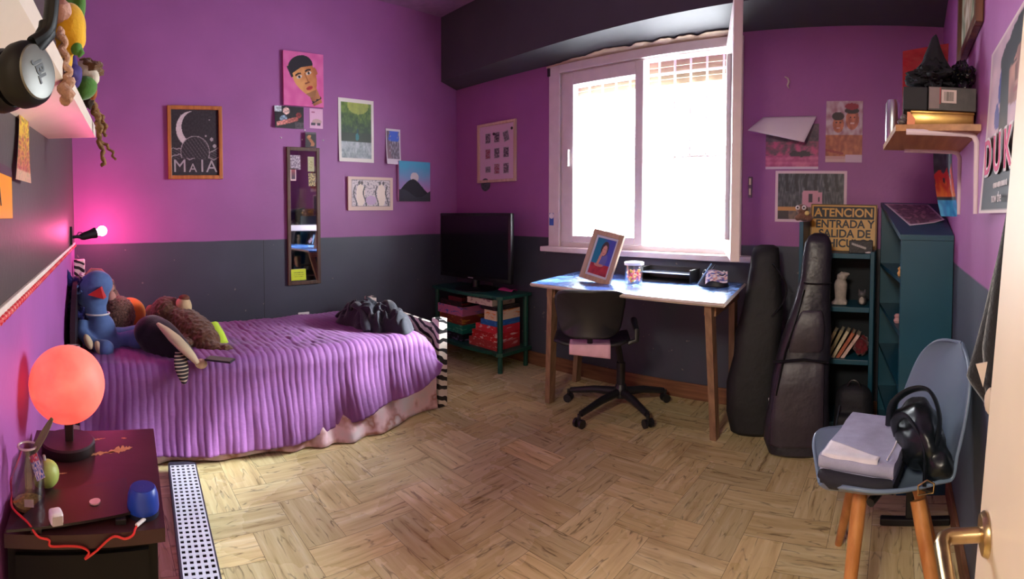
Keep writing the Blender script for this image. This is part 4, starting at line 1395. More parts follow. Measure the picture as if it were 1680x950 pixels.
def pinkcl(u, v):
    x = q.x - 0.075 + 0.15 * u; y = q.y - 0.035 + 0.07 * v
    return (x, y, SZ + 0.003 + 0.018 * math.sin(PI * v) * (0.7 + 0.3 * math.sin(u * 7)))
mb.grid(pinkcl, 16, 10)
tag(mb.build('pink_cloth', mat('magenta_cloth', (206, 70, 150), 0.8), world=True, loc=(q.x, q.y, SZ), smooth=True, solid=0.003), 'bright pink cloth on the corner of the green stand', 'cloth')

# board games: (x0,x1,y0,y1 in the photo, colours, label)
games = [
    ((724, 740, 762, 560, 548), (24, 24, 34), (120, 110, 140), 'navy box lettered in white at the bottom left of the stand'),
    ((725, 740, 767, 548, 530), (20, 118, 104), (90, 170, 140), 'teal game box low in the left stack'),
    ((722, 740, 763, 530, 513), (128, 52, 40), (190, 130, 60), 'brown and orange picture game box in the left stack'),
    ((719, 740, 765, 513, 494), (206, 120, 170), (90, 110, 190), 'pink and blue game box near the top of the left stack'),
    ((722, 740, 761, 494, 484), (30, 24, 28), (110, 40, 44), 'black game box second from the top of the left stack'),
    ((736, 745, 758, 484, 475), (96, 26, 34), (60, 20, 28), 'dark red game box topmost of the left stack'),
    ((770, 800, 856, 582, 565), (176, 54, 58), (200, 140, 140), 'faded red game box at the bottom of the right stack'),
    ((775, 800, 857, 565, 550), (196, 34, 44), (226, 190, 190), 'red game box second from the bottom of the right stack'),
    ((781, 800, 857, 550, 536), (206, 44, 62), (220, 180, 190), 'crimson game box third from the bottom of the right stack'),
    ((789, 800, 838, 536, 526), (36, 96, 176), (60, 120, 190), 'blue flat game box in the right stack'),
    ((795, 800, 846, 526, 508), (222, 196, 170), (224, 130, 50), 'white and orange game box in the right stack'),
    ((790, 800, 850, 508, 500), (40, 34, 40), (70, 60, 60), 'thin black game box under the white lettered one'),
    ((767, 780, 808, 501, 486), (214, 196, 190), (150, 110, 120), 'white game box with dark lettering on top of the right stack'),
]
def game_mat(k, c1, c2):
    m, t, b = new_mat('game_box_print')
    tc = t('ShaderNodeTexCoord').outputs['Object']
    mp = t('ShaderNodeMapping', tc); mp.inputs['Scale'].default_value = (22, 8, 50); mp.inputs['Location'].default_value = (k * 3.1, k, k * 1.7)
    t.put(b.inputs['Base Color'], t.ramp(t.noise(1, 2, mp.outputs[0]), [(0.44, lin(c1)), (0.56, lin(c1)), (0.62, lin(c2))]))
    b.inputs['Roughness'].default_value = 0.35
    return m
zl = 0.151; zr = 0.151
for k, ((xa, xm, xb, ya, yb), c1, c2, lb) in enumerate(games):
    yf = 2.575
    a, b = at(xa, 500, Y=yf).x, at(min(xb, 812), 500, Y=yf).x
    left = k < 6
    z0_ = zl if left else zr
    nz_ = [0.208, 0.279, 0.347, 0.420, 0.462, 0.496] if left else [0, 0, 0, 0, 0, 0, 0.215, 0.276, 0.330, 0.372, 0.446, 0.474, 0.522]
    z1_ = nz_[k]
    if left: zl = z1_ + 0.0005
    else: zr = z1_ + 0.0005
    dep = 0.24 if xb < 830 else 0.25
    if not left: b = -2.615 if xb > 830 else (-2.66 if xb > 815 else b)
    if left: a, b = max(a, -3.315), min(b, -2.995)
    if not left: a = max(a, -2.985)
    mb = MB(); mb.box2((a, yf - 0.004, z0_), (b, yf + dep, z1_), 0.002)
    if not left: mb.M = Matrix.Identity(4)
    o = mb.build('board_game', game_mat(k, c1, c2), world=True, loc=((a + b) / 2, yf + dep / 2, z0_))
    tag(o, lb, 'board game', 'board games on the green stand')

# ------------------------------------------------------------------ desk
M_legwood = wood_mat('rough_pine', (120, 92, 72), (164, 130, 102), 0.65, axis='Z', scale=7)
def desk_mat():
    m, t, b = new_mat('blue_marbled_paint')
    tc = t('ShaderNodeTexCoord').outputs['Object']
    n = t.noise(3.2, 8, tc, 0.65); n2 = t.noise(14, 6, tc, 0.7)
    f = t.m('ADD', t.m('MULTIPLY', n, 0.65), t.m('MULTIPLY', n2, 0.35))
    t.put(b.inputs['Base Color'], t.ramp(f, [(0.36, lin((20, 34, 74))), (0.50, lin((52, 86, 150))), (0.60, lin((110, 150, 205))), (0.70, lin((214, 224, 236)))]))
    b.inputs['Roughness'].default_value = 0.22
    return m
DT = 0.77
t = thing('desk', 'wide trestle desk with glossy blue marbled top below the window', 'desk', (-1.39, 2.5, 0))
cn = [(-1.900, 2.142), (-0.752, 2.118), (-0.868, 2.800), (-2.030, 2.800)]
MB().slab(cn, DT - 0.018, DT).build('desktop', desk_mat(), t, world=True)
mb = MB()
e_ = 0.003
P = [(-1.900, 2.142), (-0.752, 2.118), (-0.868, 2.800)]
for (xa, ya), (xb, yb) in zip(P, P[1:]): mb.tube([(xa, ya, DT - 0.010), (xb, yb, DT - 0.010)], 0.0098, 4)
mb.build('edge_band', mat('pale_edge_band', (206, 196, 180), 0.4), t, world=True)
def leg(p0, p1, wx, wy):
    mb = MB(); a, b = Vector(p0), Vector(p1)
    ring = lambda c: [(c.x - wx / 2, c.y - wy / 2, c.z), (c.x + wx / 2, c.y - wy / 2, c.z), (c.x + wx / 2, c.y + wy / 2, c.z), (c.x - wx / 2, c.y + wy / 2, c.z)]
    return mb.loft([ring(a), ring(b)])
for p0, p1 in (((-1.955, 2.385, 0.0), (-1.790, 2.205, 0.75)), ((-0.905, 2.435, 0.0), (-0.842, 2.175, 0.75)), ((-2.06, 2.80, 0.0), (-1.93, 2.70, 0.75)), ((-0.93, 2.80, 0.0), (-0.905, 2.70, 0.75))):
    leg(p0, p1, 0.034, 0.055).build('leg', M_legwood, t, world=True)
for x0_, x1_ in ((-1.80, -1.93), (-0.85, -0.915)):
    mb = MB(); mb.loft([[(x0_ - 0.03, 2.20, 0.69), (x0_ + 0.03, 2.20, 0.69), (x0_ + 0.03, 2.20, 0.751), (x0_ - 0.03, 2.20, 0.751)], [(x1_ - 0.03, 2.75, 0.69), (x1_ + 0.03, 2.75, 0.69), (x1_ + 0.03, 2.75, 0.751), (x1_ - 0.03, 2.75, 0.751)]])
    mb.build('trestle_rail', wood_mat('pine_rail', (130, 92, 66), (170, 124, 92), 0.65, axis='Y', scale=7) if x0_ < -1 else bpy.data.materials['pine_rail'], t, world=True)

# framed photo leaning back on the desk
fc = at(985, 455, Y=2.45); fc.z = DT
def woman(u, v):
    k = nz(u, v, 8)
    if u < 0.10 or u > 0.90 or v < 0.06 or v > 0.94: return (196, 200, 214)
    c = mixc((20, 120, 150), (70, 80, 170), (u - 0.35) * 3 + 0.3 * k)
    if v < 0.32: c = mixc((186, 60, 66), (150, 44, 60), 0.5 + k)
    if inell(u, v, 0.55, 0.44, 0.20, 0.18) < 1: c = (96, 100, 160)
    if inell(u, v, 0.52, 0.70, 0.16, 0.18) < 1: c = (66, 56, 60)
    if inell(u, v, 0.53, 0.66, 0.10, 0.13) < 1: c = (206, 150, 130)
    if abs(u - 0.42 - 0.25 * (v - 0.45)) < 0.05 and 0.32 < v < 0.62: c = (200, 142, 122)
    for cx in (0.49, 0.57):
        if inell(u, v, cx, 0.69, 0.018, 0.010) < 1: c = (50, 36, 40)
    if inell(u, v, 0.53, 0.59, 0.03, 0.010) < 1: c = (160, 70, 76)
    if v < 0.32 and inell(u, v, 0.45, 0.30, 0.2, 0.05) < 1: c = (196, 134, 116)
    return c
p_tl, p_tr, p_br, p_bl = at(974, 379, Y=2.60), at(1026, 382, Y=2.56), at(1013, 456, Y=2.37), at(958, 448, Y=2.41)
t = thing('standing_photo_frame', 'pale wood photo frame of a seated woman in red, standing on the desk', 'photo frame', (-1.630, 2.39, DT + 0.001), rot=(math.radians(-17), math.radians(9), math.radians(-6)))
W_, H_ = 0.225, 0.300
fr = frame_ring(W_, H_, 0.030, 0.018); fr.M = Matrix.Translation((0, 0, H_ / 2))
fr2 = MB(Matrix.Translation((0, 0, H_ / 2)))
for lo, hi in (((-W_ / 2, -0.018, -H_ / 2), (-W_ / 2 + 0.03, 0, H_ / 2)), ((W_ / 2 - 0.03, -0.018, -H_ / 2), (W_ / 2, 0, H_ / 2)), ((-W_ / 2 + 0.03, -0.018, H_ / 2 - 0.03), (W_ / 2 - 0.03, 0, H_ / 2)), ((-W_ / 2 + 0.03, -0.018, -H_ / 2), (W_ / 2 - 0.03, 0, -H_ / 2 + 0.03))):
    fr2.box2(lo, hi, 0.003)
fr2.build('frame', wood_mat('beige_frame', (166, 136, 112), (194, 162, 136), 0.5, scale=9), t)
o = painted(W_ - 0.058, H_ - 0.058, woman, 60, 80, -0.008).build('photo', PAPER, t); o.location = (0, 0, H_ / 2)
MB().box2((-0.03, 0.0, 0.02), (0.03, 0.006, 0.22), 0.001, ).build('backing', mat('frame_backing', (60, 50, 46), 0.8), t)

# tub of sweets
q = at(1043, 455, Y=2.52); q.z = DT
t = thing('candy_tub', 'clear plastic tub of orange and yellow sweets on the desk', 'tub', (q.x, 2.50, DT))
mb = MB(); mb.lathe([(0.0, 0.001), (0.046, 0.001), (0.050, 0.01), (0.054, 0.105), (0.051, 0.105), (0.047, 0.012), (0, 0.005)], (0, 0, 0), 28)
mb.build('tub', glass_mat('clear_plastic', (0.96, 0.97, 0.97, 1), 0.05, 0.1), t, smooth=True)
mb = MB(); mb.lathe([(0, 0.104), (0.056, 0.104), (0.057, 0.118), (0.052, 0.121), (0, 0.121)], (0, 0, 0), 28); mb.build('lid', M_white, t, smooth=True)
cm = [mat('sweet_orange', (226, 110, 40), 0.35), mat('sweet_yellow', (228, 190, 60), 0.35), mat('sweet_red', (206, 60, 50), 0.35)]
mb = MB(); random.seed(5)
for k in range(60):
    a = random.uniform(0, 6.28); r_ = 0.038 * math.sqrt(random.random()); zz = 0.013 + 0.058 * random.random()
    mb.ell((r_ * math.cos(a), r_ * math.sin(a), zz), (0.009, 0.006, 0.006), Euler((random.random() * 3, random.random() * 3, 0)).to_matrix(), 8, 6, mi=k % 3)
o = mb.build('sweets', cm, t, smooth=True); o['kind'] = 'stuff'

# flat black tray and a pencil pouch against the wall at the back of the desk
mb = MB(); 
t = thing('letter_tray', 'long flat black desk tray below the window sill', 'tray', (-1.28, 2.70, DT))
mb.box2((-0.20, -0.075, 0.0), (0.14, 0.075, 0.006), 0.002); mb.box2((-0.20, 0.069, 0.006), (0.14, 0.075, 0.078), 0.001); mb.box2((-0.20, -0.069, 0.006), (-0.194, 0.069, 0.075), 0.001); mb.box2((0.134, -0.069, 0.006), (0.14, 0.069, 0.075), 0.001)
mb.build('tray', M_black, t)
MB().box2((-0.19, -0.066, 0.045), (0.13, 0.066, 0.050), 0.001).build('shelf', mat('blue_grey_plastic', (66, 84, 110), 0.3), t)
t = thing('pencil_pouch', 'open dark pouch with colourful papers and pens on the right of the desk', 'pouch', (-0.985, 2.60, DT))
def pouch(u, v):
    a = 2 * PI * u
    return (0.085 * math.cos(a) * (1 - 0.25 * v), 0.055 * math.sin(a) * (1 - 0.5 * v), 0.002 + 0.075 * v + 0.01 * math.sin(3 * a) * v)
MB().grid(pouch, 30, 10).build('pouch', mat('black_nylon', (26, 28, 34), 0.5), t, smooth=True, solid=0.003)
def leaf(u, v):
    k = nz(u, v, 7); return mixc((206, 120, 90), (226, 224, 226), 0.5 + 2 * k) if k > -0.15 else (60, 90, 160)
o = painted(0.12, 0.075, leaf, 20, 16, 0, lambda u, v: (0, -0.02 * math.sin(u * 5), 0), 0.001).build('paper', PAPER, t); o.location = (0.025, -0.035, 0.058); o.rotation_euler = (-0.7, -0.2, 0.1)
MB().tube([(-0.075, -0.05, 0.012), (-0.015, -0.0, 0.125)], 0.004, 8).build('pen', mat('pale_blue_pen', (120, 160, 200), 0.3), t, smooth=True)
MB().tube([(-0.03, -0.02, 0.06), (0.0, 0.02, 0.115)], 0.0035, 8).build('pen', mat('dark_pen', (40, 40, 50), 0.3), t, smooth=True)
# white scraps on the desk
for k, (px, py) in enumerate(((953, 453), (947, 457), (973, 457), (988, 464), (1038, 470))):
    q = at(px, py, Z=DT)
    mb = MB(); mb.ell((0, 0, 0.003), (0.012 - 0.001 * k, 0.007, 0.003), None, 10, 6, wob=0.3, seed=k)
    o = mb.build('paper_scrap', M_white, loc=(q.x, q.y, DT), smooth=True)
    tag(o, ['white paper scrap furthest left by the foot of the standing photo frame', 'white scrap at the left edge of the desk in front of the frame', 'white scrap just before the middle of the standing photo frame', 'white scrap nearest the front edge below the standing photo frame', 'white scrap on the desk in front of the candy tub'][k], 'scrap', 'white scraps on the blue desk')

# ------------------------------------------------------------------ office chair
M_ofc = mat('dark_plastic_shell', (34, 34, 38), 0.4, var=0.1)
cx, cy = -1.55, 2.555
t = thing('office_chair', 'black plastic swivel chair with castors pushed up to the desk', 'chair', (cx, cy, 0))
mb = MB(); mb.lathe([(0, 0.075), (0.045, 0.075), (0.05, 0.10), (0.035, 0.135), (0.028, 0.15), (0, 0.15)], (cx, cy, 0), 24); mb.build('hub', M_ofc, t, smooth=True, world=True)
for px, py in ((950, 702), (1063, 702), (933, 658), (1097, 652)):
    f = at(px, py, Z=0.0)
    d = Vector((f.x - cx, f.y - cy, 0)); 
    if f.y > 2.8: f = Vector((-1.37, 2.79, 0)); d = Vector((f.x - cx, f.y - cy, 0))
    e = Vector((cx, cy, 0)) + d
    mb = MB(); mb.tube([(cx, cy, 0.105), (cx + d.x * .5, cy + d.y * .5, 0.098), (e.x - d.x * 0.04, e.y - d.y * 0.04, 0.072)], [0.026, 0.022, 0.017], 10)
    o = mb.build('base_arm', M_ofc, t, smooth=True, world=True)
    mb = MB(); tn = Vector((-d.y, d.x, 0)).normalized()
    for s_ in (-1, 1): mb.cyl(e + tn * (0.012 * s_) + Vector((0, 0, 0.025)), e + tn * (0.027 * s_) + Vector((0, 0, 0.025)), 0.025, n=20)
    mb.tube([e + Vector((0, 0, 0.025)), e + Vector((0, 0, 0.075))], 0.010, 10)
    mb.build('castor', M_ofc, o, smooth=True, world=True)
# fifth arm, under the desk
d = Vector((-0.14, 0.235, 0)); e = Vector((cx, cy, 0)) + d
mb = MB(); mb.tube([(cx, cy, 0.105), (cx + d.x * .5, cy + d.y * .5, 0.098), (e.x, e.y, 0.072)], [0.026, 0.022, 0.017], 10); o = mb.build('base_arm', M_ofc, t, smooth=True, world=True)
mb = MB(); mb.cyl(e + Vector((-0.02, 0, 0.025)), e + Vector((0.02, 0, 0.025)), 0.025); mb.tube([e + Vector((0, 0, 0.025)), e + Vector((0, 0, 0.075))], 0.010, 10); mb.build('castor', M_ofc, o, smooth=True, world=True)
sx, sy = -1.50, 2.46
mb = MB(); mb.tube([(cx, cy, 0.14), (cx, cy, 0.28)], 0.026, 18).tube([(cx, cy, 0.28), (sx - .02, sy, 0.445)], 0.018, 18); mb.build('gas_column', M_ofc, t, smooth=True, world=True)
# back faces the camera: centre and axes of the shell
pc_ = at(968, 510, r=2.50); yaw_ = math.atan2(pc_.x - 0.0, pc_.y)   # shell turned towards the desk
rz_ = -0.63
BM = Matrix.Translation((pc_.x, pc_.y, 0)) @ Matrix.Rotation(0.60, 4, 'Z')
def back(u, v):
    w_ = (0.150 + 0.036 * v) ; uu = 2 * u - 1; vv = 2 * v - 1
    # rounded rectangle
    k = (abs(uu) ** 5 + abs(vv) ** 5) ** 0.2; m_ = max(abs(uu), abs(vv)); s_ = (m_ / k) if k > 1e-6 else 1
    x = uu * s_ * w_; z = 0.665 + vv * s_ * 0.125
    return (x, 0.055 * uu * uu - 0.03 * (vv + 0.2) ** 2 - 0.02 * vv, z)
mb = MB(BM); mb.grid(back, 32, 24); mb.build('backrest', M_ofc, t, smooth=True, world=True, solid=0.014)
SM = Matrix.Translation((pc_.x, pc_.y, 0)) @ Matrix.Rotation(0.60, 4, 'Z')
def seat(u, v):
    uu = 2 * u - 1; vv = 2 * v - 1
    k = (abs(uu) ** 5 + abs(vv) ** 5) ** 0.2; m_ = max(abs(uu), abs(vv)); s_ = (m_ / k) if k > 1e-6 else 1
    return (0.01 + uu * s_ * 0.205, 0.275 + vv * s_ * 0.20, 0.470 + 0.020 * uu * uu + 0.012 * max(0, -vv) ** 2 - 0.02 * max(0, vv) ** 3)
mb = MB(SM); mb.grid(seat, 28, 28); mb.build('seat', M_ofc, t, smooth=True, world=True, solid=0.016)
mb = MB(SM); mb.tube([(0.0, 0.24, 0.450), (0.0, 0.11, 0.446), (0.0, 0.082, 0.48), (0.0, 0.075, 0.53), (0.0, 0.012, 0.60)], [0.02, 0.02, 0.016, 0.014, 0.012], 10); mb.build('back_bar', M_ofc, t, smooth=True, world=True)
mb = MB(SM); mb.tube([(0.20, 0.13, 0.485), (0.245, 0.13, 0.50), (0.245, 0.13, 0.55), (0.245, 0.33, 0.565), (0.245, 0.36, 0.55)], [0.014, 0.014, 0.014, 0.018, 0.014], 8); mb.build('armrest', M_ofc, t, smooth=True, world=True)
# pink cloth hanging over the rear of the seat
def pinkh(u, v):
    x = -0.105 + 0.21 * u; 
    if v < 0.5: return (x, 0.16 - 0.11 * v * 2, 0.497)
    w = (v - 0.5) * 2
    return (x, 0.048 - 0.004 * math.sin(w * 3), 0.497 - (0.048 + 0.022 * u) * w)
mb = MB(SM); mb.grid(pinkh, 12, 14)
o = mb.build('pink_rag', mat('pale_pink_cotton', (222, 178, 196), 0.85), world=True, loc=(pc_.x, pc_.y + 0.1, 0.49), smooth=True, solid=0.004)
tag(o, 'pale pink cloth hanging over the rear of the office chair seat', 'cloth')

# ------------------------------------------------------------------ guitar bags
M_gig = mat('grey_black_nylon', (40, 38, 48), 0.38, var=0.2, nscale=6, bump=0.5, bscale=9, bdist=0.02)
M_gig2 = mat('black_canvas', (17, 17, 21), 0.65, var=0.2, bump=0.3, bscale=12, bdist=0.02)
def bag_loft(prof, lean, thick, M, n=28, wob=0.006, seed=0, zl=None):
    rings = []
    for z, hw, cxo, th in prof:
        ring = []
        for k in range(n):
            a = 2 * PI * k / n
            ca, sa = math.cos(a), math.sin(a)
            x = cxo + hw * math.copysign(abs(ca) ** 0.75, ca); y = th * math.copysign(abs(sa) ** 0.6, sa) + lean * z
            q = Vector((x, y, z)); d = wob * noise.noise(q * 7 + Vector((seed, 0, 0)))
            ring.append(M @ (q + Vector((ca, sa, 0)) * d))
        rings.append(ring)
    return rings
GM = Matrix.Translation((-0.470, 2.40, 0)) @ Matrix.Rotation(0.22, 4, 'Z')
prof = [(0.0, 0.10, 0, 0.045), (0.015, 0.135, 0, 0.06), (0.08, 0.158, 0.0, 0.068), (0.16, 0.160, 0.003, 0.07), (0.26, 0.148, 0.008, 0.07), (0.36, 0.142, 0.018, 0.068), (0.46, 0.138, 0.030, 0.064), (0.56, 0.126, 0.045, 0.06), (0.66, 0.106, 0.062, 0.056), (0.76, 0.090, 0.078, 0.052), (0.86, 0.080, 0.088, 0.050), (0.96, 0.075, 0.094, 0.048), (1.03, 0.070, 0.098, 0.045), (1.065, 0.056, 0.100, 0.036), (1.08, 0.03, 0.101, 0.02)]
t = thing('gig_bag', 'shiny grey black guitar bag standing in front of the low bookshelf', 'guitar bag', (-0.47, 2.40, 0))
MB().loft(bag_loft(prof, 0.13, 0.06, GM, wob=0.010)).build('bag', M_gig, t, smooth=True, world=True)
pr2 = [(0.06, 0.10, 0, 0.01), (0.075, 0.125, 0, 0.016), (0.2, 0.128, 0.004, 0.018), (0.32, 0.118, 0.012, 0.018), (0.44, 0.108, 0.026, 0.016), (0.455, 0.09, 0.028, 0.008)]
G2 = GM @ Matrix.Translation((0, -0.066, 0))
MB().loft(bag_loft(pr2, 0.145, 0, G2, wob=0.006, seed=4)).build('front_pocket', mat('plum_nylon', (52, 45, 56), 0.42, var=0.15, bump=0.4, bscale=10, bdist=0.015), t, smooth=True, world=True)
pr3 = [(0.50, 0.075, 0.036, 0.008), (0.52, 0.085, 0.04, 0.014), (0.62, 0.075, 0.055, 0.014), (0.69, 0.055, 0.066, 0.012), (0.70, 0.045, 0.068, 0.006)]
MB().loft(bag_loft(pr3, 0.13, 0, GM @ Matrix.Translation((0, -0.058, 0)), wob=0.005, seed=9)).build('front_pocket', bpy.data.materials['plum_nylon'], t, smooth=True, world=True)
mb = MB(); P = [(-0.10, 0.30), (-0.06, 0.50), (-0.005, 0.66), (0.03, 0.80)]
mb.tube([GM @ Vector((x, -0.066 + 0.13 * z - 0.006 + 0.02 * (z > 0.6), z)) for x, z in P], 0.012, 8, flat=0.4); mb.build('zip_piping', M_gig2, t, smooth=True, world=True)
mb = MB(); mb.tube([GM @ Vector((x, -0.062 + 0.13 * z - 0.01, z)) for x, z in ((-0.12, 0.455), (0.03, 0.47), (0.15, 0.455))], 0.016, 8, flat=0.3); mb.build('strap', M_gig2, t, smooth=True, world=True)
mb = MB(); mb.tube([GM @ Vector((x, -0.055 + 0.13 * z - 0.004, z)) for x, z in ((0.022, 0.835), (0.09, 0.83), (0.165, 0.835))], 0.010, 8, flat=0.3); mb.build('strap', M_gig2, t, smooth=True, world=True)

KM = Matrix.Translation((-0.745, 2.56, 0)) @ Matrix.Rotation(0.26, 4, 'Z')
prof = [(0.0, 0.09, 0.01, 0.04), (0.02, 0.125, 0.01, 0.06), (0.12, 0.150, 0.01, 0.072), (0.26, 0.145, 0.012, 0.072), (0.40, 0.125, 0.02, 0.07), (0.52, 0.128, 0.03, 0.066), (0.64, 0.112, 0.045, 0.06), (0.76, 0.095, 0.055, 0.055), (0.88, 0.085, 0.06, 0.05), (0.94, 0.082, 0.062, 0.048), (0.985, 0.070, 0.064, 0.04), (1.0, 0.04, 0.066, 0.02)]
t = thing('guitar_case', 'dull black guitar bag leaning between the desk and the shiny one', 'guitar bag', (-0.745, 2.56, 0))
MB().loft(bag_loft(prof, 0.17, 0.06, KM, wob=0.012, seed=2)).build('bag', M_gig2, t, smooth=True, world=True)
MB().box((-0.615, 2.458, 0.235), (0.024, 0.004, 0.016), 0.002, RZ(0.26)).build('tag', M_white, t, world=True)
mb = MB(); mb.tube([KM @ Vector((0.10 + 0.08 * math.sin(k * PI / 10), -0.05 + 0.17 * (0.55 + 0.03 * k), 0.62 + 0.028 * k)) for k in range(11)], 0.011, 8, flat=0.4); mb.build('strap', M_gig2, t, smooth=True, world=True)

# ------------------------------------------------------------------ low bookshelf facing the room
M_teal = mat('teal_paint', (18, 78, 98), 0.42, var=0.08, nscale=5)
t = thing('low_bookshelf', 'teal open bookshelf against the window wall with books and figures', 'bookshelf', (-0.31, 2.74, 0))
x0_, x1_, y0_, y1_ = -0.515, -0.115, 2.62, 2.865
mb = MB(); mb.box2((x0_, y0_, 0), (x0_ + 0.022, y1_, 1.135), 0.002); mb.build('side_panel', M_teal, t, world=True)
mb = MB(); mb.box2((x1_ - 0.022, y0_, 0), (x1_, y1_, 0.985), 0.002); mb.build('side_panel', M_teal, t, world=True)
for z in (0.06, 0.392, 0.668, 0.948): MB().box2((x0_ + 0.022, y0_ - 0.004, z), (x1_ - 0.022, y1_, z + 0.026), 0.002).build('shelf', M_teal, t, world=True)
MB().box2((x0_ + 0.022, y1_ - 0.008, 0.03), (x1_ - 0.022, y1_, 0.96)).build('back_panel', mat('dark_backboard', (16, 26, 34), 0.7), t, world=True)

# warning sign
M_yel = mat('sign_yellow', (206, 150, 34), 0.4, var=0.04)
t = thing('warning_sign', 'yellow and black warning sign reading ATENCION on the low teal bookshelf', 'sign', (-0.303, 2.800, 0.975), rot=(math.radians(-8), 0, 0))
MB().box2((-0.188, -0.004, 0), (0.188, 0, 0.262), 0.001).build('plate', M_yel, t)
MB().box2((-0.172, -0.0048, 0.178), (0.172, -0.0040, 0.248)).build('black_band', M_ink, t)
mb = MB()
for lo, hi in (((-0.186, 0.0), (-0.180, 0.262)), ((0.180, 0.0), (0.186, 0.262)), ((-0.180, 0.256), (0.180, 0.262))): mb.box2((lo[0], -0.0046, lo[1]), (hi[0], -0.0040, hi[1]))
mb.build('dark_border', mat('sign_brown', (96, 70, 30), 0.5), t)
text('ATENCION', 0.066, M_yel, t, (0, -0.0052, 0.212), bold=0.0016, sx=0.98)
for k, s_ in enumerate(('ENTRADA Y', 'SALIDA DE', 'VEHICULOS')): text(s_, 0.062, M_ink, t, (0.008, -0.0044, 0.148 - 0.054 * k), bold=0.0016, sx=0.98)

def strokes(u, v):
    k = nz(u * 2, v, 6)
    return (176, 172, 170) if abs(v - 0.62 + 0.6 * (u - 0.35)) < 0.09 and 0.1 < u < 0.75 else mixc((26, 26, 32), (60, 60, 68), 0.4 + k)
t = thing('dark_postcard_box', 'small dark box with pale streak on top of the low teal bookshelf', 'box', (-0.19, 2.665, 0.975))
MB().box2((-0.062, -0.02, 0.0), (0.062, 0.02, 0.066), 0.002).build('box', mat('dark_card', (28, 28, 34), 0.5), t)
o = painted(0.120, 0.062, strokes, 36, 20, -0.0204).build('print', PAPER, t); o.location = (0, 0, 0.033)
o = MB().ell((0, 0, 0.006), (0.022, 0.012, 0.006), None, 12, 8, wob=0.3).build('paper_scrap', M_white, loc=(-0.148, 2.650, 0.974), smooth=True); tag(o, 'crumpled pale scrap at the right end of the teal bookshelf top', 'scrap')

M_statue = mat('pale_plaster', (176, 166, 158), 0.8, var=0.2, nscale=30, bump=0.3)
t = thing('white_figurine', 'tall pale figurine on the second shelf of the low teal bookshelf', 'figurine', (-0.297, 2.69, 0.6945))
mb = MB(); mb.lathe([(0, 0.0005), (0.036, 0.0005), (0.036, 0.02), (0.030, 0.03), (0.034, 0.08), (0.036, 0.11), (0.028, 0.13), (0.022, 0.135)], (0, 0, 0), 20); mb.ell((0.008, -0.004, 0.150), (0.028, 0.026, 0.026), wob=0.25); mb.ell((0.03, -0.01, 0.165), (0.02, 0.012, 0.010)); mb.box((-0.005, 0, 0.010), (0.084, 0.06, 0.019), 0.004)
mb.build('figure', M_statue, t, remesh=0.004)
t = thing('cat_figurine', 'small grey cat figurine on the second shelf of the low teal bookshelf', 'figurine', (-0.180, 2.68, 0.6945))
mb = MB(); mb.ell((0, 0, 0.026), (0.024, 0.028, 0.0255)); mb.ell((0, -0.012, 0.062), (0.022, 0.02, 0.019)); mb.tube([(-0.014, -0.012, 0.074), (-0.017, -0.012, 0.093)], [0.008, 0.001], 8); mb.tube([(0.014, -0.012, 0.074), (0.017, -0.012, 0.093)], [0.008, 0.001], 8)
mb.build('body', mat('grey_ceramic', (84, 82, 84), 0.4), t, remesh=0.003)
MB().ell((0, -0.026, 0.030), (0.014, 0.008, 0.020)).build('bib', M_statue, t, smooth=True)

# leaning paperbacks
random.seed(21)
bcols = [((178, 160, 120), 'tan'), ((150, 134, 100), 'khaki'), ((206, 190, 160), 'cream'), ((176, 96, 70), 'rust'), ((214, 180, 170), 'pink')]
ord_ = ['first from the left', 'second from the left', 'third from the left', 'fourth from the left', 'rightmost']
for k, (c, nm) in enumerate(bcols):
    h = 0.150 + 0.022 * random.random(); a = math.radians(24 + 2.5 * k)
    t = thing('paperback_book', '%s paperback, %s of the leaning books on the low teal shelf' % (nm, ord_[k]), 'book', (-0.388 + 0.0255 * k, 2.70, 0.4195), rot=(0, a, 0), group='leaning paperbacks')
    mb = MB(); th = 0.017
    for lo, hi in (((0, -0.055, 0.0005), (0.0015, 0.055, h)), ((th - 0.0015, -0.055, 0.0005), (th, 0.055, h)), ((0, -0.0565, 0.0005), (th, -0.055, h))): mb.box2(lo, hi)
    mb.build('cover', mat('book_cover', c, 0.5, var=0.25, nscale=25), t)
    MB().box2((0.002, -0.0545, 0.003), (th - 0.002, 0.053, h - 0.003)).build('pages', mat('page_block', (206, 194, 170), 0.9) if k == 0 else bpy.data.materials['page_block'], t)
mb = MB(); mb.ell((0, 0, 0.052), (0.040, 0.07, 0.050), None, 30, 18, wob=0.25, wsc=10, seed=3)
o = mb.build('red_cloth_pouch', mat('dark_red_cloth', (112, 24, 36), 0.8, sheen=0.3), loc=(-0.182, 2.705, 0.4205), smooth=True); tag(o, 'dark red cloth pouch right of the leaning books on the teal shelf', 'pouch')
t = thing('black_backpack', 'black backpack on the floor under the low teal bookshelf', 'backpack', (-0.20, 2.52, 0))
mb = MB(); mb.box((0, 0.0, 0.165), (0.22, 0.15, 0.32), 0.06, seg=4, taper=(0.8, 0.8)); mb.box((0.0, -0.08, 0.11), (0.17, 0.06, 0.18), 0.025, seg=3)
mb.build('bag', mat('black_canvas_bag', (24, 25, 32), 0.7, var=0.25, nscale=8, bump=0.6, bscale=14, bdist=0.02), t, remesh=0.008)
MB().tube([(0.03 * math.cos(k * PI / 8), -0.02, 0.315 + 0.035 * math.sin(k * PI / 8)) for k in range(9)], 0.007, 8).build('handle', M_black, t, smooth=True)
MB().tube([(-0.06, -0.10, 0.25), (-0.075, -0.115, 0.16), (-0.06, -0.10, 0.05)], 0.010, 8, flat=0.4).build('strap', mat('blue_grey_webbing', (60, 70, 84), 0.7), t, smooth=True)

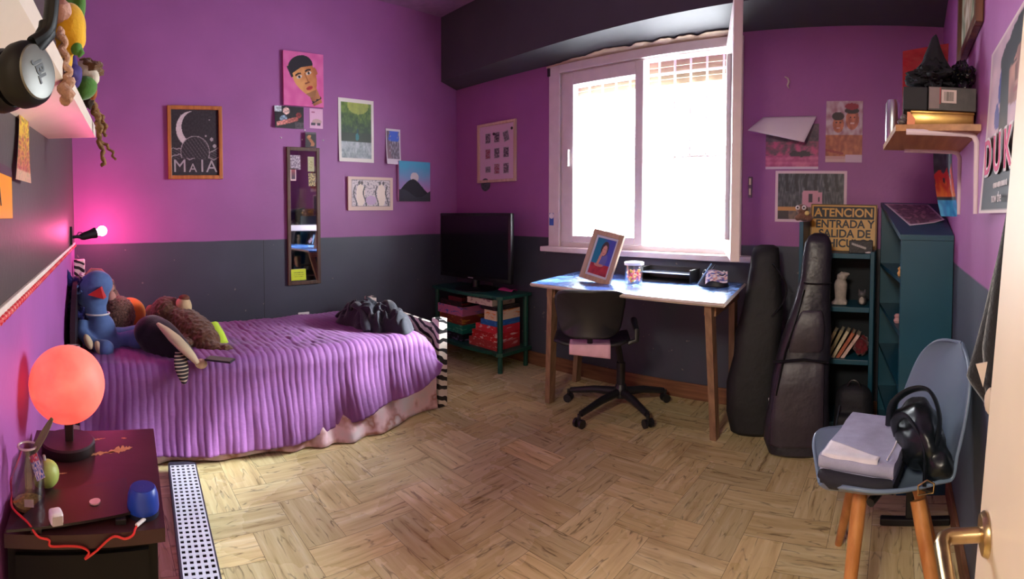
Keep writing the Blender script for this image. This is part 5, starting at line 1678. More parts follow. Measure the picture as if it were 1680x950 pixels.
# small owl-like plush perched on the side panel
t = thing('owl_plush', 'small brown plush with big white eyes perched on the bookshelf upright', 'soft toy', (-0.504, 2.70, 1.136))
mb = MB(); mb.ell((0, 0, 0.030), (0.038, 0.04, 0.0295)); mb.ell((-0.012, -0.01, 0.066), (0.034, 0.034, 0.028)); mb.ell((0.03, -0.02, 0.02), (0.022, 0.02, 0.018)); mb.ell((-0.032, -0.018, 0.02), (0.02, 0.02, 0.017))
mb.build('body', fur('tan_plush_fur', (128, 92, 76), 200, 0.8), t, remesh=0.005)
for s_ in (-1, 1):
    MB().ell((-0.012 + s_ * 0.017, -0.040, 0.074), (0.013, 0.008, 0.013)).build('eye', M_white, t, smooth=True)
    MB().ell((-0.012 + s_ * 0.017, -0.048, 0.074), (0.005, 0.003, 0.005)).build('pupil', M_black, t, smooth=True)
MB().ell((0.022, -0.040, 0.045), (0.014, 0.010, 0.013)).build('yellow_patch', mat('straw_plush', (206, 186, 120), 0.9), t, smooth=True)

# ------------------------------------------------------------------ tall bookcase standing sideways against the right wall
t = thing('tall_bookcase', 'tall teal bookcase standing sideways against the right wall', 'bookcase', (0.11, 2.47, 0))
NF, FF, NB_, FB = (0.019, 2.10), (-0.094, 2.86), (0.236, 2.10), (0.236, 2.86)
zn, zf = 1.098, 1.25
def lerp(a, b, k): return (a[0] + (b[0] - a[0]) * k, a[1] + (b[1] - a[1]) * k)
def hexa(bot, top):
    return [[0, 1, 2, 3], [4, 7, 6, 5], [0, 4, 5, 1], [1, 5, 6, 2], [2, 6, 7, 3], [3, 7, 4, 0]], bot + top
th = 0.024
def board(pts, z0s, z1s, nm):
    fs, vs = hexa([(p[0], p[1], z) for p, z in zip(pts, z0s)], [(p[0], p[1], z) for p, z in zip(pts, z1s)])
    return MB().add(vs, fs).build(nm, M_teal, t, world=True)
kk = th / 0.77
board([NF, NB_, lerp(NB_, FB, kk), lerp(NF, FF, kk)], [0] * 4, [zn - 0.02] * 2 + [zn - 0.016] * 2, 'side_panel')
board([lerp(NF, FF, 1 - kk), lerp(NB_, FB, 1 - kk), FB, FF], [0] * 4, [zf - 0.026] * 2 + [zf - 0.022] * 2, 'side_panel')
e0, e1 = (NF[0] - 0.006, NF[1] - 0.006), (FF[0] - 0.004, FF[1])
board([e0, (NB_[0], NB_[1] - 0.006), FB, e1], [zn - 0.022, zn - 0.022, zf - 0.022, zf - 0.022], [zn, zn, zf, zf], 'top')
for z in (0.06, 0.20, 0.44, 0.668, 0.892):
    a, b = lerp(NF, FF, kk), lerp(NF, FF, 1 - kk)
    board([a, (0.230, NF[1] + th), (0.230, FF[1] - th), b], [z] * 4, [z + 0.018] * 4, 'shelf')
board([(0.226, NF[1] + th), (0.236, NF[1] + th), (0.236, FF[1] - th), (0.226, FF[1] - th)], [0.02] * 4, [zn - 0.03] * 2 + [zf - 0.05] * 2, 'back_panel')
def ztop(y): return zn + (zf - zn) * (y - 2.10) / 0.76
def magf(u, v):
    if u < 0.04 or u > 0.96 or v < 0.04 or v > 0.96: return (206, 196, 204)
    k = nz(u, v, 8)
    return mixc((124, 96, 112), (66, 50, 62), 0.5 + 1.2 * k) if k < 0.2 else (168, 130, 140)
mb = MB(); c4 = [(0.055, 2.255), (0.220, 2.36), (0.170, 2.80), (-0.075, 2.80)]
def mg(u, v):
    a = lerp(c4[0], c4[1], u); b = lerp(c4[3], c4[2], u); p = lerp(a, b, v)
    return (p[0], p[1], ztop(p[1]) + 0.004 + 0.010 * max(0, u - 0.7) * 3 * (1 - v))
mb.grid(mg, 30, 40); mb.col = [lin(magf(i / 30, j / 40)) for j in range(41) for i in range(31)]
tag(mb.build('magazine_poster', PAPER, world=True, loc=(0.08, 2.55, ztop(2.55)), smooth=True, solid=0.002), 'pinkish grey printed poster lying on top of the tall teal bookcase', 'poster')
# a few things showing past the open side of the bookcase
for k, (y, z, c, lb) in enumerate(((2.22, 0.9105, (214, 160, 90), 'small orange knob-shaped toy on the top shelf of the tall bookcase'), (2.30, 0.6865, (196, 150, 150), 'pink ribbon roll on the middle shelf of the tall bookcase'))):
    mb = MB(); mb.lathe([(0, 0.0005), (0.014, 0.0005), (0.018, 0.012), (0.012, 0.024), (0.016, 0.034), (0.008, 0.042), (0, 0.043)], (0, 0, 0), 16)
    o = mb.build(['knob_toy', 'ribbon_roll'][k], mat('trinket_paint', c, 0.5), loc=(0.035 - 0.15 * (y - 2.1) + 0.004, y, z), smooth=True); tag(o, lb, ['toy', 'ribbon'][k])

# ------------------------------------------------------------------ wooden wall shelf on the right
t = thing('wooden_wall_shelf', 'thick wooden shelf on white brackets high on the right wall', 'shelf', (0.238, 1.72, 1.43))
MB().slab([(-0.012, 1.535), (0.239, 1.475), (0.239, 1.975), (-0.062, 1.975)], 1.430, 1.4495).build('board', wood_mat('amber_board', (150, 96, 52), (196, 140, 84), 0.45, axis='Y', scale=6), t, world=True)
M_brk = mat('white_bracket', (222, 206, 214), 0.4, var=0.03)
for k, y in enumerate((1.515, 1.935)):
    mb = MB(); mb.tube([(0.02, y, 1.4255), (0.205, y, 1.4255), (0.224, y, 1.420), (0.2335, y, 1.40), (0.2345, y, 1.185)], [0.0045, 0.0045, 0.0045, 0.0045, 0.0035], 8, flat=2.0)
    mb.build('bracket', M_brk, t, smooth=True, world=True)
mb = MB(); mb.lathe([(0, 0.0005), (0.024, 0.0005), (0.026, 0.006), (0.026, 0.142), (0.021, 0.152), (0.020, 0.156), (0, 0.154)], (0, 0, 0), 26)
tag(mb.build('silver_can', mat('aluminium', (206, 206, 212), 0.3, 0.9, var=0.05), loc=(-0.028, 1.90, 1.4495), smooth=True), 'plain silver can standing at the far end of the wooden shelf', 'can')
t = thing('gold_tin', 'flat golden tin under the black boxes on the wooden shelf', 'tin', (0.130, 1.64, 1.4498))
MB().box((0, 0, 0.0225), (0.195, 0.20, 0.044), 0.006).build('tin', mat('gold_tin_metal', (176, 140, 80), 0.3, 0.8, var=0.45, nscale=9), t, smooth=True)
MB().box((0, 0, 0.041), (0.197, 0.202, 0.010), 0.003).build('lid', mat('gold_tin_lid', (160, 124, 66), 0.3, 0.8, var=0.3, nscale=9), t, smooth=True)
t = thing('black_box', 'plain black cardboard box end-on at the left on the gold tin', 'box', (0.046, 1.645, 1.4965))
MB().box((0, 0, 0.036), (0.074, 0.20, 0.071), 0.003).build('box', mat('matte_black_card', (30, 31, 36), 0.7), t)
t = thing('printed_box', 'long dark printed box with a white barcode label on the gold tin', 'box', (0.159, 1.645, 1.4965))
MB().box((0, 0, 0.037), (0.148, 0.21, 0.073), 0.002).build('box', mat('dark_printed_card', (46, 36, 36), 0.45, var=0.5, nscale=40), t)
MB().box2((-0.072, -0.1062, 0.006), (-0.040, -0.1052, 0.070)).build('grey_panel', mat('grey_print', (122, 104, 104), 0.5), t)
MB().box2((-0.040, -0.1064, 0.020), (-0.036, -0.1052, 0.070)).build('red_stripe', mat('red_print', (146, 36, 44), 0.5), t)
o = MB().box2((-0.034, -0.1064, 0.024), (0.012, -0.1052, 0.064)).build('label', mat('label_white', (206, 190, 184), 0.6), t)
mb = MB(); random.seed(2)
x = -0.026
while x < 0.004:
    w_ = random.choice((0.0008, 0.0014, 0.002)); mb.box2((x, -0.1067, 0.030), (x + w_, -0.1063, 0.058)); x += w_ + random.choice((0.001, 0.0016))
mb.build('barcode', M_ink, o)
t = thing('red_gift_bag', 'dark red gift bag with a blue tag standing on the wooden shelf', 'gift bag', (0.085, 1.86, 1.4498))
mb = MB(); mb.add([(-0.075, -0.06, 0.0005), (0.075, -0.06, 0.0005), (0.075, 0.06, 0.0005), (-0.075, 0.06, 0.0005), (-0.08, -0.035, 0.315), (0.085, -0.035, 0.35), (0.085, -0.02, 0.35), (-0.08, -0.02, 0.315)], [[0, 1, 2, 3], [4, 7, 6, 5], [0, 4, 5, 1], [1, 5, 6, 2], [2, 6, 7, 3], [3, 7, 4, 0]])
mb.build('bag', mat('crimson_foil', (140, 10, 30), 0.55, spec=0.25, var=0.35, nscale=14, bump=0.5, bscale=16, bdist=0.02), t)
o = MB().box((0.008, -0.056, 0.185), (0.040, 0.002, 0.06), 0.0, RX(-0.08)).build('tag', M_white, t); MB().box((0.008, -0.0576, 0.182), (0.030, 0.002, 0.044), 0.0, RX(-0.08)).build('tag_print', mat('tag_blue', (60, 60, 120), 0.5), o)
def crumple(name, M_, loc, rad, seed, label, cat, wob=0.55, peak=None):
    mb = MB(); mb.ell((0, 0, 0), rad, None, 64, 40, wob=wob, wsc=9, seed=seed)
    if peak:
        for q in mb.v:
            d = math.hypot(q.x - peak[0], q.y - peak[1]) / peak[3]
            if q.z > 0: q.z += peak[2] * math.exp(-d * d)
    zm = min(q.z for q in mb.v)
    for q in mb.v:
        q.z -= zm
        q.z = max(q.z, 0.0) if q.z > 0.012 else 0.0
    return tag(mb.build(name, M_, loc=loc, smooth=True), label, cat)
M_plast = mat('black_bin_plastic', (14, 14, 18), 0.22, var=0.2, bump=0.9, bscale=18, bdist=0.02)
crumple('dark_jacket', mat('dark_cotton', (22, 22, 30), 0.85, var=0.3, bump=0.3), (0.105, 1.63, 1.5705), (0.075, 0.08, 0.035), 5, 'heap of black cloth rising to a point on the black boxes', 'cloth', 0.5, (0.0, 0.0, 0.11, 0.030))
crumple('plastic_bag', M_plast, (0.196, 1.61, 1.5705), (0.040, 0.07, 0.046), 9, 'shiny black plastic bag on the printed box beside the wall', 'bag', 0.32)
t = thing('toy_figure', 'tiny black and white toy with orange tile at the shelf corner', 'toy', (0.022, 1.545, 1.4498))
mb = MB(); mb.ell((-0.016, 0, 0.010), (0.014, 0.010, 0.0098)); mb.ell((-0.010, 0, 0.024), (0.010, 0.009, 0.009)); mb.build('figure', mat('black_white_toy', (90, 84, 84), 0.4, var=0.9, nscale=120), t, smooth=True)
MB().prism([(0.0, 0.0005), (0.024, 0.0005), (0.024, 0.020), (0.008, 0.040), (0.0, 0.040)], -0.006, 0.004).build('orange_tile', mat('orange_tile', (226, 120, 50), 0.4), t)

# ------------------------------------------------------------------ shell chair with things on it
M_shell = mat('grey_blue_shell', (112, 130, 152), 0.35, var=0.04)
M_beech = wood_mat('beech_leg', (176, 108, 52), (212, 146, 84), 0.4, axis='Z', scale=7)
O = Vector((0.0, 1.45, 0)); HZ = PI + 0.38
t = thing('shell_chair', 'grey blue moulded shell chair on tapered wooden legs', 'chair', O, HZ)
prof = [(0.215, 0.428), (0.190, 0.447), (0.11, 0.437), (0.02, 0.432), (-0.065, 0.437), (-0.115, 0.460), (-0.148, 0.515), (-0.172, 0.59), (-0.192, 0.67), (-0.208, 0.74), (-0.218, 0.79)]
def cpt(s):
    k = s * (len(prof) - 1); i = min(int(k), len(prof) - 2); f_ = k - i
    p = [Vector((prof[max(0, min(len(prof) - 1, j))][0], 0, prof[max(0, min(len(prof) - 1, j))][1])) for j in (i - 1, i, i + 1, i + 2)]
    return 0.5 * ((2 * p[1]) + (p[2] - p[0]) * f_ + (2 * p[0] - 5 * p[1] + 4 * p[2] - p[3]) * f_ ** 2 + (3 * p[1] - p[0] - 3 * p[2] + p[3]) * f_ ** 3)
def shell(u, v):
    uu = 2 * u - 1; vv = 2 * v - 1
    c = cpt(v); d = (cpt(min(1, v + 0.01)) - cpt(max(0, v - 0.01))).normalized(); n = Vector((d.z, 0, -d.x))
    if n.z < 0 and v < 0.4: n = -n
    n = Vector((-d.z, 0, d.x)) if (Vector((-d.z, 0, d.x)).z > 0 or v > 0.5) else n
    w_ = 0.222 - 0.03 * v
    e = (1 - abs(vv) ** (3.2 if v < 0.5 else 3.0)) ** 0.5 if abs(vv) < 1 else 0
    e = 0.25 * (1 - abs(vv) ** 8) + 0.75 * e if abs(vv) < 1 else 0
    rise = (0.062 if v < 0.45 else 0.062 - 0.03 * (v - 0.45)) * abs(uu) ** 2.6 * e ** 0.5
    nf = Vector((0, 0, 1)).lerp(Vector((1, 0, 0.15)), max(0, min(1, (v - 0.38) / 0.25)))
    p = c + nf * rise
    return (p.x, uu * w_ * max(e, 0.02), p.z)
mb = MB(); mb.grid(shell, 40, 80); o = mb.build('shell', M_shell, t, smooth=True, solid=0.009, angle=80)
iv = wmat(t).inverted()
feet = [((-0.100, 1.535), (-0.185, 1.765)), ((-0.085, 1.355), (-0.120, 1.195)), ((0.070, 1.315), (0.165, 1.130)), ((0.060, 1.50), (0.160, 1.70))]
for (a, b) in feet:
    p0, p1 = iv @ Vector((a[0], a[1], 0.425)), iv @ Vector((b[0], b[1], 0.0))
    MB().tube([p0, p0.lerp(p1, 0.15), p1], [0.021, 0.021, 0.013], 14).build('leg', M_beech, t, smooth=True)
MB().tube([(0.10, -0.10, 0.412), (0, 0, 0.418), (-0.09, 0.10, 0.412)], 0.012, 8).tube([(0.10, 0.10, 0.412), (0, 0, 0.418), (-0.09, -0.10, 0.412)], 0.012, 8).build('under_frame', M_black, t, smooth=True)

def fabric2(name, c, sc=300): return mat(name, c, 0.85, var=0.12, nscale=20, bump=0.3, bscale=sc, bdist=0.002)
M_denim = fabric2('pale_grey_denim', (160, 160, 186)); M_dcuff = fabric2('dark_denim', (34, 34, 44)); M_wpatch = fabric2('white_pocket_cloth', (222, 216, 222))
JM = Matrix.Translation((-0.066, 1.405, 0.462)) @ Matrix.Rotation(-0.20, 4, 'Z')
t = thing('folded_jeans', 'folded pale grey jeans with dark hem lying on the shell chair seat', 'jeans', (-0.062, 1.415, 0.470), -0.20)
def jean_layer(z0, z1, w_, y0, y1, seed):
    mb = MB(); n = 40; rings = []
    for k in range(25):
        x = -w_ / 2 + w_ * k / 24; ring = []
        r_ = (z1 - z0) / 2; zc = (z0 + z1) / 2
        for j in range(n):
            a = 2 * PI * j / n
            yy = (y0 + y1) / 2 + ((y1 - y0) / 2 - r_) * max(-1, min(1, 1.6 * math.cos(a))) + r_ * math.cos(a)
            zz = zc + r_ * max(-1, min(1, 1.25 * math.sin(a)))
            d = 0.004 * noise.noise(Vector((x * 14, yy * 14, seed))) + 0.006 * noise.noise(Vector((x * 5, yy * 30, seed + 4)))
            ring.append((x, yy, zz + d * (1 if math.sin(a) > 0 else 0.2)))
        rings.append(ring)
    return mb.loft(rings)
jean_layer(0.000, 0.026, 0.195, -0.150, 0.155, 1).build('inner_fold', M_dcuff, t, smooth=True)
jean_layer(0.024, 0.048, 0.192, -0.155, 0.158, 5).build('middle_fold', M_denim, t, smooth=True)
jean_layer(0.046, 0.078, 0.198, -0.160, 0.160, 9).build('top_fold', M_denim, t, smooth=True)
def patch(u, v):
    x = -0.094 + 0.150 * u; y = -0.158 + 0.085 * v * (1 - 0.55 * u)
    s_ = 0.079 if y > -0.145 else 0.079 - 0.02 * ((-0.145 - y) / 0.013) ** 2
    return (x, y, s_ + 0.003 + 0.004 * noise.noise(Vector((x * 5, y * 30, 13))))
MB().grid(patch, 16, 14).build('white_patch', M_wpatch, t, smooth=True, solid=0.003)
MB().tube([(-0.093, -0.150, 0.030), (-0.060, -0.168, 0.028), (0.05, -0.166, 0.030), (0.095, -0.15, 0.032)], [0.014, 0.022, 0.018, 0.012], 12).build('rolled_hem', M_dcuff, t, smooth=True)
MB().tube([(0.078, y, 0.083 + 0.004 * math.sin(y * 30)) for y in [-0.14 + 0.03 * k for k in range(10)]], 0.0022, 6).build('stitched_seam', M_wpatch, t, smooth=True)

M_leath = mat('black_leather', (18, 24, 28), 0.34, var=0.2, bump=0.5, bscale=14, bdist=0.006)
t = thing('handbag', 'black leather handbag with strap and gold buckle on the shell chair', 'handbag', (0.075, 1.40, 0.475), 0.25)
mb = MB(); mb.ell((0, 0, 0.088), (0.060, 0.135, 0.088), None, 48, 30, wob=0.28, wsc=4, seed=11); mb.ell((0.02, -0.09, 0.05), (0.045, 0.06, 0.05), None, 30, 18, wob=0.2, wsc=4, seed=4)
mb.build('body', M_leath, t, remesh=0.006)
MB().tube(spline([Vector(p) for p in ((-0.062, 0.10, 0.08), (-0.06, 0.07, 0.155), (-0.02, 0.03, 0.205), (0.02, -0.02, 0.215), (0.03, -0.08, 0.16), (0.0, -0.12, 0.07))]), 0.014, 10, flat=0.4).build('strap', M_leath, t, smooth=True)
MB().tube(spline([Vector(p) for p in ((-0.055, 0.03, 0.07), (-0.072, 0.0, 0.13), (-0.05, -0.045, 0.16), (-0.02, -0.10, 0.10), (-0.03, -0.145, 0.02))]), 0.013, 10, flat=0.4).build('strap', M_leath, t, smooth=True)
MB().tube([(-0.03 + 0.020 * sx_, -0.156, 0.022 + 0.015 * sz_) for sx_, sz_ in ((-1, -1), (1, -1), (1.1, 0.6), (0.2, 1.3), (-1, 0.6))], 0.0022, 8, closed=True).build('buckle', mat('pale_gold', (206, 170, 120), 0.25, 0.9), t, smooth=True)
MB().ell((-0.052, -0.045, 0.10), (0.003, 0.003, 0.003), None, 10, 8).build('stud', M_white, t, smooth=True)

# black floor stand behind the chair
t = thing('floor_stand', 'black metal stand foot on the floor behind the shell chair', 'stand', (0.09, 1.90, 0))
MB().box2((-0.042, 1.885, 0.0), (0.226, 1.915, 0.028), 0.006).build('foot_bar', M_black, t, world=True)
MB().box2((0.055, 1.89, 0.026), (0.085, 1.91, 0.36), 0.004).build('upright', M_black, t, world=True)

# dark hooded jacket hanging by the door
t = thing('hanging_jacket', 'black jacket hanging on the right wall beside the door edge', 'jacket', (0.215, 0.93, 0.80))
rings = []; n = 40
for k in range(40):
    z = 1.30 - 0.50 * k / 39; s_ = k / 39
    a_ = 0.012 + 0.036 * max(0, min(1, (1.24 - z) / 0.35)) ** 1.2
    if z < 0.885: a_ *= max(0.5, 1 - (0.885 - z) / 0.14)
    b_ = 0.022 + 0.034 * s_ ** 0.8
    ring = []
    for j in range(n):
        a = 2 * PI * j / n
        r_ = 1 + 0.12 * math.sin(5 * a + 2.0 * math.sin(z * 6)) + 0.10 * noise.noise(Vector((math.cos(a) * 2, math.sin(a) * 2, z * 5)))
        x = 0.231 - a_ + a_ * r_ * math.cos(a); ring.append((min(x, 0.236), 0.890 + b_ * r_ * math.sin(a) , z))
    rings.append(ring)
MB().loft(rings).build('jacket', mat('black_fleece', (28, 27, 30), 0.95, var=0.2, bump=0.5, bscale=120, sheen=0.4), t, smooth=True, world=True)
MB().tube([(0.212, 0.85, 1.24), (0.19, 0.845, 1.08), (0.175, 0.85, 0.95), (0.18, 0.86, 0.85)], [0.016, 0.024, 0.026, 0.02], 12).build('sleeve', bpy.data.materials['black_fleece'], t, smooth=True, world=True)
M_lab = mat('beige_label', (196, 178, 164), 0.7)
q = at(1611, 612, r=0.80); mb = MB(); mb.add([(q.x - 0.010, q.y, q.z + 0.014), (q.x + 0.008, q.y - 0.003, q.z + 0.018), (q.x + 0.002, q.y - 0.002, q.z - 0.022), (q.x - 0.010, q.y + 0.003, q.z + 0.014), (q.x + 0.008, q.y, q.z + 0.018), (q.x + 0.002, q.y + 0.001, q.z - 0.022)], [[0, 1, 2], [5, 4, 3], [0, 3, 4, 1], [1, 4, 5, 2], [2, 5, 3, 0]])
mb.build('label', M_lab, t, world=True)
q = at(1623, 657, r=0.80); MB().ell(q, (0.008, 0.006, 0.020), None, 12, 8, wob=0.3).build('drawstring_end', M_lab, t, world=True, smooth=True)
MB().tube([(0.236, 0.890, 1.315), (0.222, 0.890, 1.312), (0.214, 0.890, 1.300)], 0.004, 8).build('hanging_loop', M_black, t, world=True, smooth=True)

# ------------------------------------------------------------------ nightstand and what stands on it
NZ = 0.60
M_night = mat('dark_brown_lacquer', (62, 32, 34), 0.4, spec=0.35, var=0.25, nscale=7, bump=0.15, bscale=20)
M_nbody = mat('black_brown_paint', (15, 12, 13), 0.7, spec=0.2, var=0.3, nscale=5, bump=0.2, bscale=15)
t = thing('nightstand', 'dark brown nightstand with worn scratched top beside the bed', 'nightstand', (-1.12, -0.04, 0))
c1, c2 = at(252, 703, Z=NZ), at(271, 866, Z=NZ)
top = [(c1.x, c1.y), (c2.x, c2.y), (-0.885, -0.192), (c1.x, -0.192)]
MB().slab(top[::-1], NZ - 0.026, NZ).build('top', M_night, t, world=True)
inn = [(c1.x + 0.015, c1.y - 0.012), (c2.x - 0.022, c2.y - 0.012), (-0.905, -0.190), (c1.x + 0.015, -0.190)]
MB().slab(inn[::-1], 0.0, NZ - 0.0262).build('body', M_nbody, t, world=True)
# drawer front on the side towards the camera
MB().add([(c2.x - 0.022, c2.y - 0.03, 0.33), (-0.905, -0.175, 0.33), (-0.897, -0.175, 0.33), (c2.x - 0.012, c2.y - 0.03, 0.33), (c2.x - 0.022, c2.y - 0.03, 0.555), (-0.905, -0.175, 0.555), (-0.897, -0.175, 0.555), (c2.x - 0.012, c2.y - 0.03, 0.555)],
         [[0, 1, 2, 3], [4, 7, 6, 5], [0, 4, 5, 1], [1, 5, 6, 2], [2, 6, 7, 3], [3, 7, 4, 0]]).build('drawer', M_nbody, t, world=True)
random.seed(11)
M_worn = mat('bare_worn_wood', (190, 144, 98), 0.8, var=0.2, nscale=60)
for (pa, pb, wd) in (((138, 747), (190, 741), 2.2), ((178, 742), (217, 734), 4.2), ((144, 723), (173, 719), 1.0), ((116, 756), (137, 753), 1.4), ((90, 778), (110, 776), 0.8), ((199, 719), (208, 719), 0.9)):
    up_, dn_ = [], []; n = 16
    for k in range(n + 1):
        s_ = k / n; x = pa[0] + (pb[0] - pa[0]) * s_; y = pa[1] + (pb[1] - pa[1]) * s_; e = wd * (0.25 + math.sin(PI * min(1, s_ + 0.03)))
        q = at(x, y - e * random.uniform(0.3, 1.3), Z=NZ); up_.append((q.x, q.y)); q = at(x, y + e * random.uniform(0.3, 1.3), Z=NZ); dn_.append((q.x, q.y))
    mb = MB(); vs = []
    for a, b in zip(up_, dn_): vs += [(a[0], a[1], NZ + 0.0004), (b[0], b[1], NZ + 0.0004), (a[0], a[1], NZ - 0.001), (b[0], b[1], NZ - 0.001)]
    fs = []
    for k in range(n):
        p, q = 4 * k, 4 * k + 4
        fs += [[p, p + 1, q + 1, q], [p, q, q + 2, p + 2], [p + 1, p + 3, q + 3, q + 1]]
    mb.add(vs, fs).build('worn_patch', M_worn, t, world=True)

# moon lamp
lb_ = at(104, 738, Z=NZ); gl = at(100, 630, r=math.hypot(lb_.x, lb_.y)); R0 = 0.0935
lb_.y = gl.y = max(gl.y, -DB + R0 + 0.012); lb_.x = gl.x
t = thing('moon_lamp', 'glowing coral red globe lamp on a round dark wooden base', 'lamp', (gl.x, gl.y, NZ))
mb = MB(); mb.lathe([(0, 0.0005), (0.064, 0.0005), (0.066, 0.004), (0.066, 0.022), (0.062, 0.026), (0, 0.026)], (0, 0, 0), 40); mb.build('base', M_dwood, t, smooth=True)
mb = MB(); mb.box((0.0, 0.004, 0.06), (0.020, 0.020, 0.075), 0.002); mb.build('stem', M_dwood, t)
m, tt, b = new_mat('glowing_moon_globe')
tc = tt('ShaderNodeTexCoord').outputs['Object']
nn = tt.noise(14, 6, tc, 0.6)
b.inputs['Base Color'].default_value = lin((236, 120, 104)); b.inputs['Roughness'].default_value = 0.6
tt.put(b.inputs['Emission Color'], tt.ramp(nn, [(0.35, lin((250, 66, 58))), (0.65, lin((255, 96, 80)))]))
b.inputs['Emission Strength'].default_value = 0.42
bn = tt('ShaderNodeBump'); bn.inputs['Strength'].default_value = 0.5; bn.inputs['Distance'].default_value = 0.004
tt.put(bn.inputs['Height'], nn); tt.put(b.inputs['Normal'], bn)
mb = MB(); mb.ell((0, 0, gl.z - NZ), R0, None, 48, 32); mb.build('globe', m, t, smooth=True)

# glass bottle with a paper tag and a dried leaf in its neck
bq = at(46, 832, Z=NZ); bq.y = max(bq.y, -DB + 0.045)
t = thing('glass_bottle', 'clear glass bottle with coloured paper tag by the wall on nightstand', 'bottle', (bq.x, bq.y, NZ))
mb = MB(); mb.lathe([(0, 0.001), (0.030, 0.001), (0.033, 0.006), (0.033, 0.080), (0.030, 0.096), (0.020, 0.108), (0.0185, 0.124), (0.0165, 0.124), (0.018, 0.107), (0.028, 0.094), (0.031, 0.08), (0.031, 0.008), (0, 0.005)], (0, 0, 0), 36)
mb.build('bottle', glass_mat('bottle_glass', (0.90, 0.92, 0.90, 1), 0.06, 0.03), t, smooth=True)
MB().tube([(0.0185 * math.cos(k * PI / 12), 0.0185 * math.sin(k * PI / 12), 0.122) for k in range(24)], 0.0022, 8, closed=True).build('rim', mat('milky_glass_rim', (214, 190, 186), 0.2), t, smooth=True)
def tagp(u, v): return (190, 60, 70) if v > 0.7 and nz(u, v, 9) > -0.2 else ((60, 90, 170) if nz(u * 2, v, 6, 3) > 0.0 else (214, 206, 206))
o = painted(0.018, 0.046, tagp, 16, 30, 0, None, 0.0006).build('paper_tag', PAPER, t); o.location = (0.026, 0.022, 0.094); o.rotation_euler = (math.radians(-30), math.radians(-28), PI / 2)
MB().box((0.0325, 0.006, 0.026), (0.0012, 0.018, 0.014), 0.0).build('label', M_statue, t)
MB().lathe([(0, 0.005), (0.029, 0.005), (0.030, 0.012), (0, 0.014)], (0, 0, 0), 24).build('dried_petals', mat('dried_petals', (150, 124, 60), 0.8, var=0.5, nscale=150), t, smooth=True)
mb = MB()
def lf(u, v):
    p = Vector((0.0, 0.006, 0.10)).lerp(Vector((0.008, 0.052, 0.182)), v); w_ = 0.0085 * math.sin(PI * min(0.97, 0.08 + 0.85 * v)) ** 0.6
    return p + Vector((0.5, 0.6, -0.35)).normalized() * w_ * (2 * u - 1) * 0.9 + Vector((0.003 * (2 * u - 1) ** 2, 0, 0))
mb.grid(lf, 8, 24); o = mb.build('dried_leaf', mat('dry_leaf', (120, 116, 84), 0.7), smooth=True, loc=(bq.x, bq.y, NZ), solid=0.002); tag(o, 'long dry grey green leaf standing in the glass bottle neck', 'leaf')

gq = at(75, 800, Z=NZ)
gq.y += 0.004
t = thing('green_figurine', 'round lime green figurine between bottle and lamp base', 'figurine', (gq.x, gq.y, NZ))
mb = MB(); mb.ell((0, 0, 0.030), (0.026, 0.026, 0.0295)); mb.ell((0.002, -0.014, 0.018), (0.018, 0.016, 0.017)); mb.build('body', mat('lime_rubber', (176, 190, 96), 0.5, var=0.06), t, remesh=0.003)
MB().tube([(0, -0.004, 0.057), (0.002, -0.006, 0.070)], [0.003, 0.003], 8).build('stalk', M_statue, t, smooth=True)

# flat black board with charger and plectrum
P4 = [at(208, 795, Z=NZ), at(214, 853, Z=NZ), at(-20, 880, Z=NZ), at(50, 815, Z=NZ)]
P4[2].y = max(P4[2].y, -0.185); P4[3].y = max(P4[3].y, -0.12)
t = thing('flat_board', 'flat dark wooden board lying along the front of the nightstand', 'board', (-0.98, -0.05, NZ))
poly = [(p.x, p.y) for p in P4]
ar = sum(poly[i][0] * poly[(i + 1) % 4][1] - poly[(i + 1) % 4][0] * poly[i][1] for i in range(4))
if ar < 0: poly = poly[::-1]
MB().slab(poly, NZ + 0.010, NZ + 0.015).build('board', mat('black_board_paint', (30, 18, 20), 0.4, var=0.3, nscale=10), t, world=True)
for px, py in ((198, 800), (198, 848), (60, 822), (60, 862)):
    q = at(px, py, Z=NZ + 0.01); MB().box((q.x, q.y, NZ + 0.0052), (0.02, 0.02, 0.0098), 0.001).build('foot', M_black, t, world=True)
q = at(92, 858, Z=NZ + 0.016)
t = thing('charger_cube', 'small white phone charger plug lying on the dark board', 'charger', (q.x, q.y, NZ + 0.015), 0.35)
MB().box((0, 0, 0.0125), (0.026, 0.024, 0.024), 0.006, seg=3).build('body', M_white, t, smooth=True)
MB().box((0.0135, 0, 0.0115), (0.0012, 0.019, 0.016), 0.0).build('face', mat('grey_plug_face', (170, 156, 152), 0.4), t)
q = at(155, 824, Z=NZ + 0.016)
mb = MB(); mb.slab([(0.010 * math.cos(a) * (1 + 0.35 * max(0, math.cos(a - 2.4)) ** 3), 0.010 * math.sin(a) * (1 + 0.35 * max(0, math.cos(a - 2.4)) ** 3)) for a in [2 * PI * k / 24 for k in range(24)]], 0.0002, 0.0026)
tag(mb.build('guitar_pick', mat('pearl_pink', (214, 170, 176), 0.25), loc=(q.x, q.y, NZ + 0.015), smooth=True), 'pearly pink guitar pick lying on the dark board', 'guitar pick')

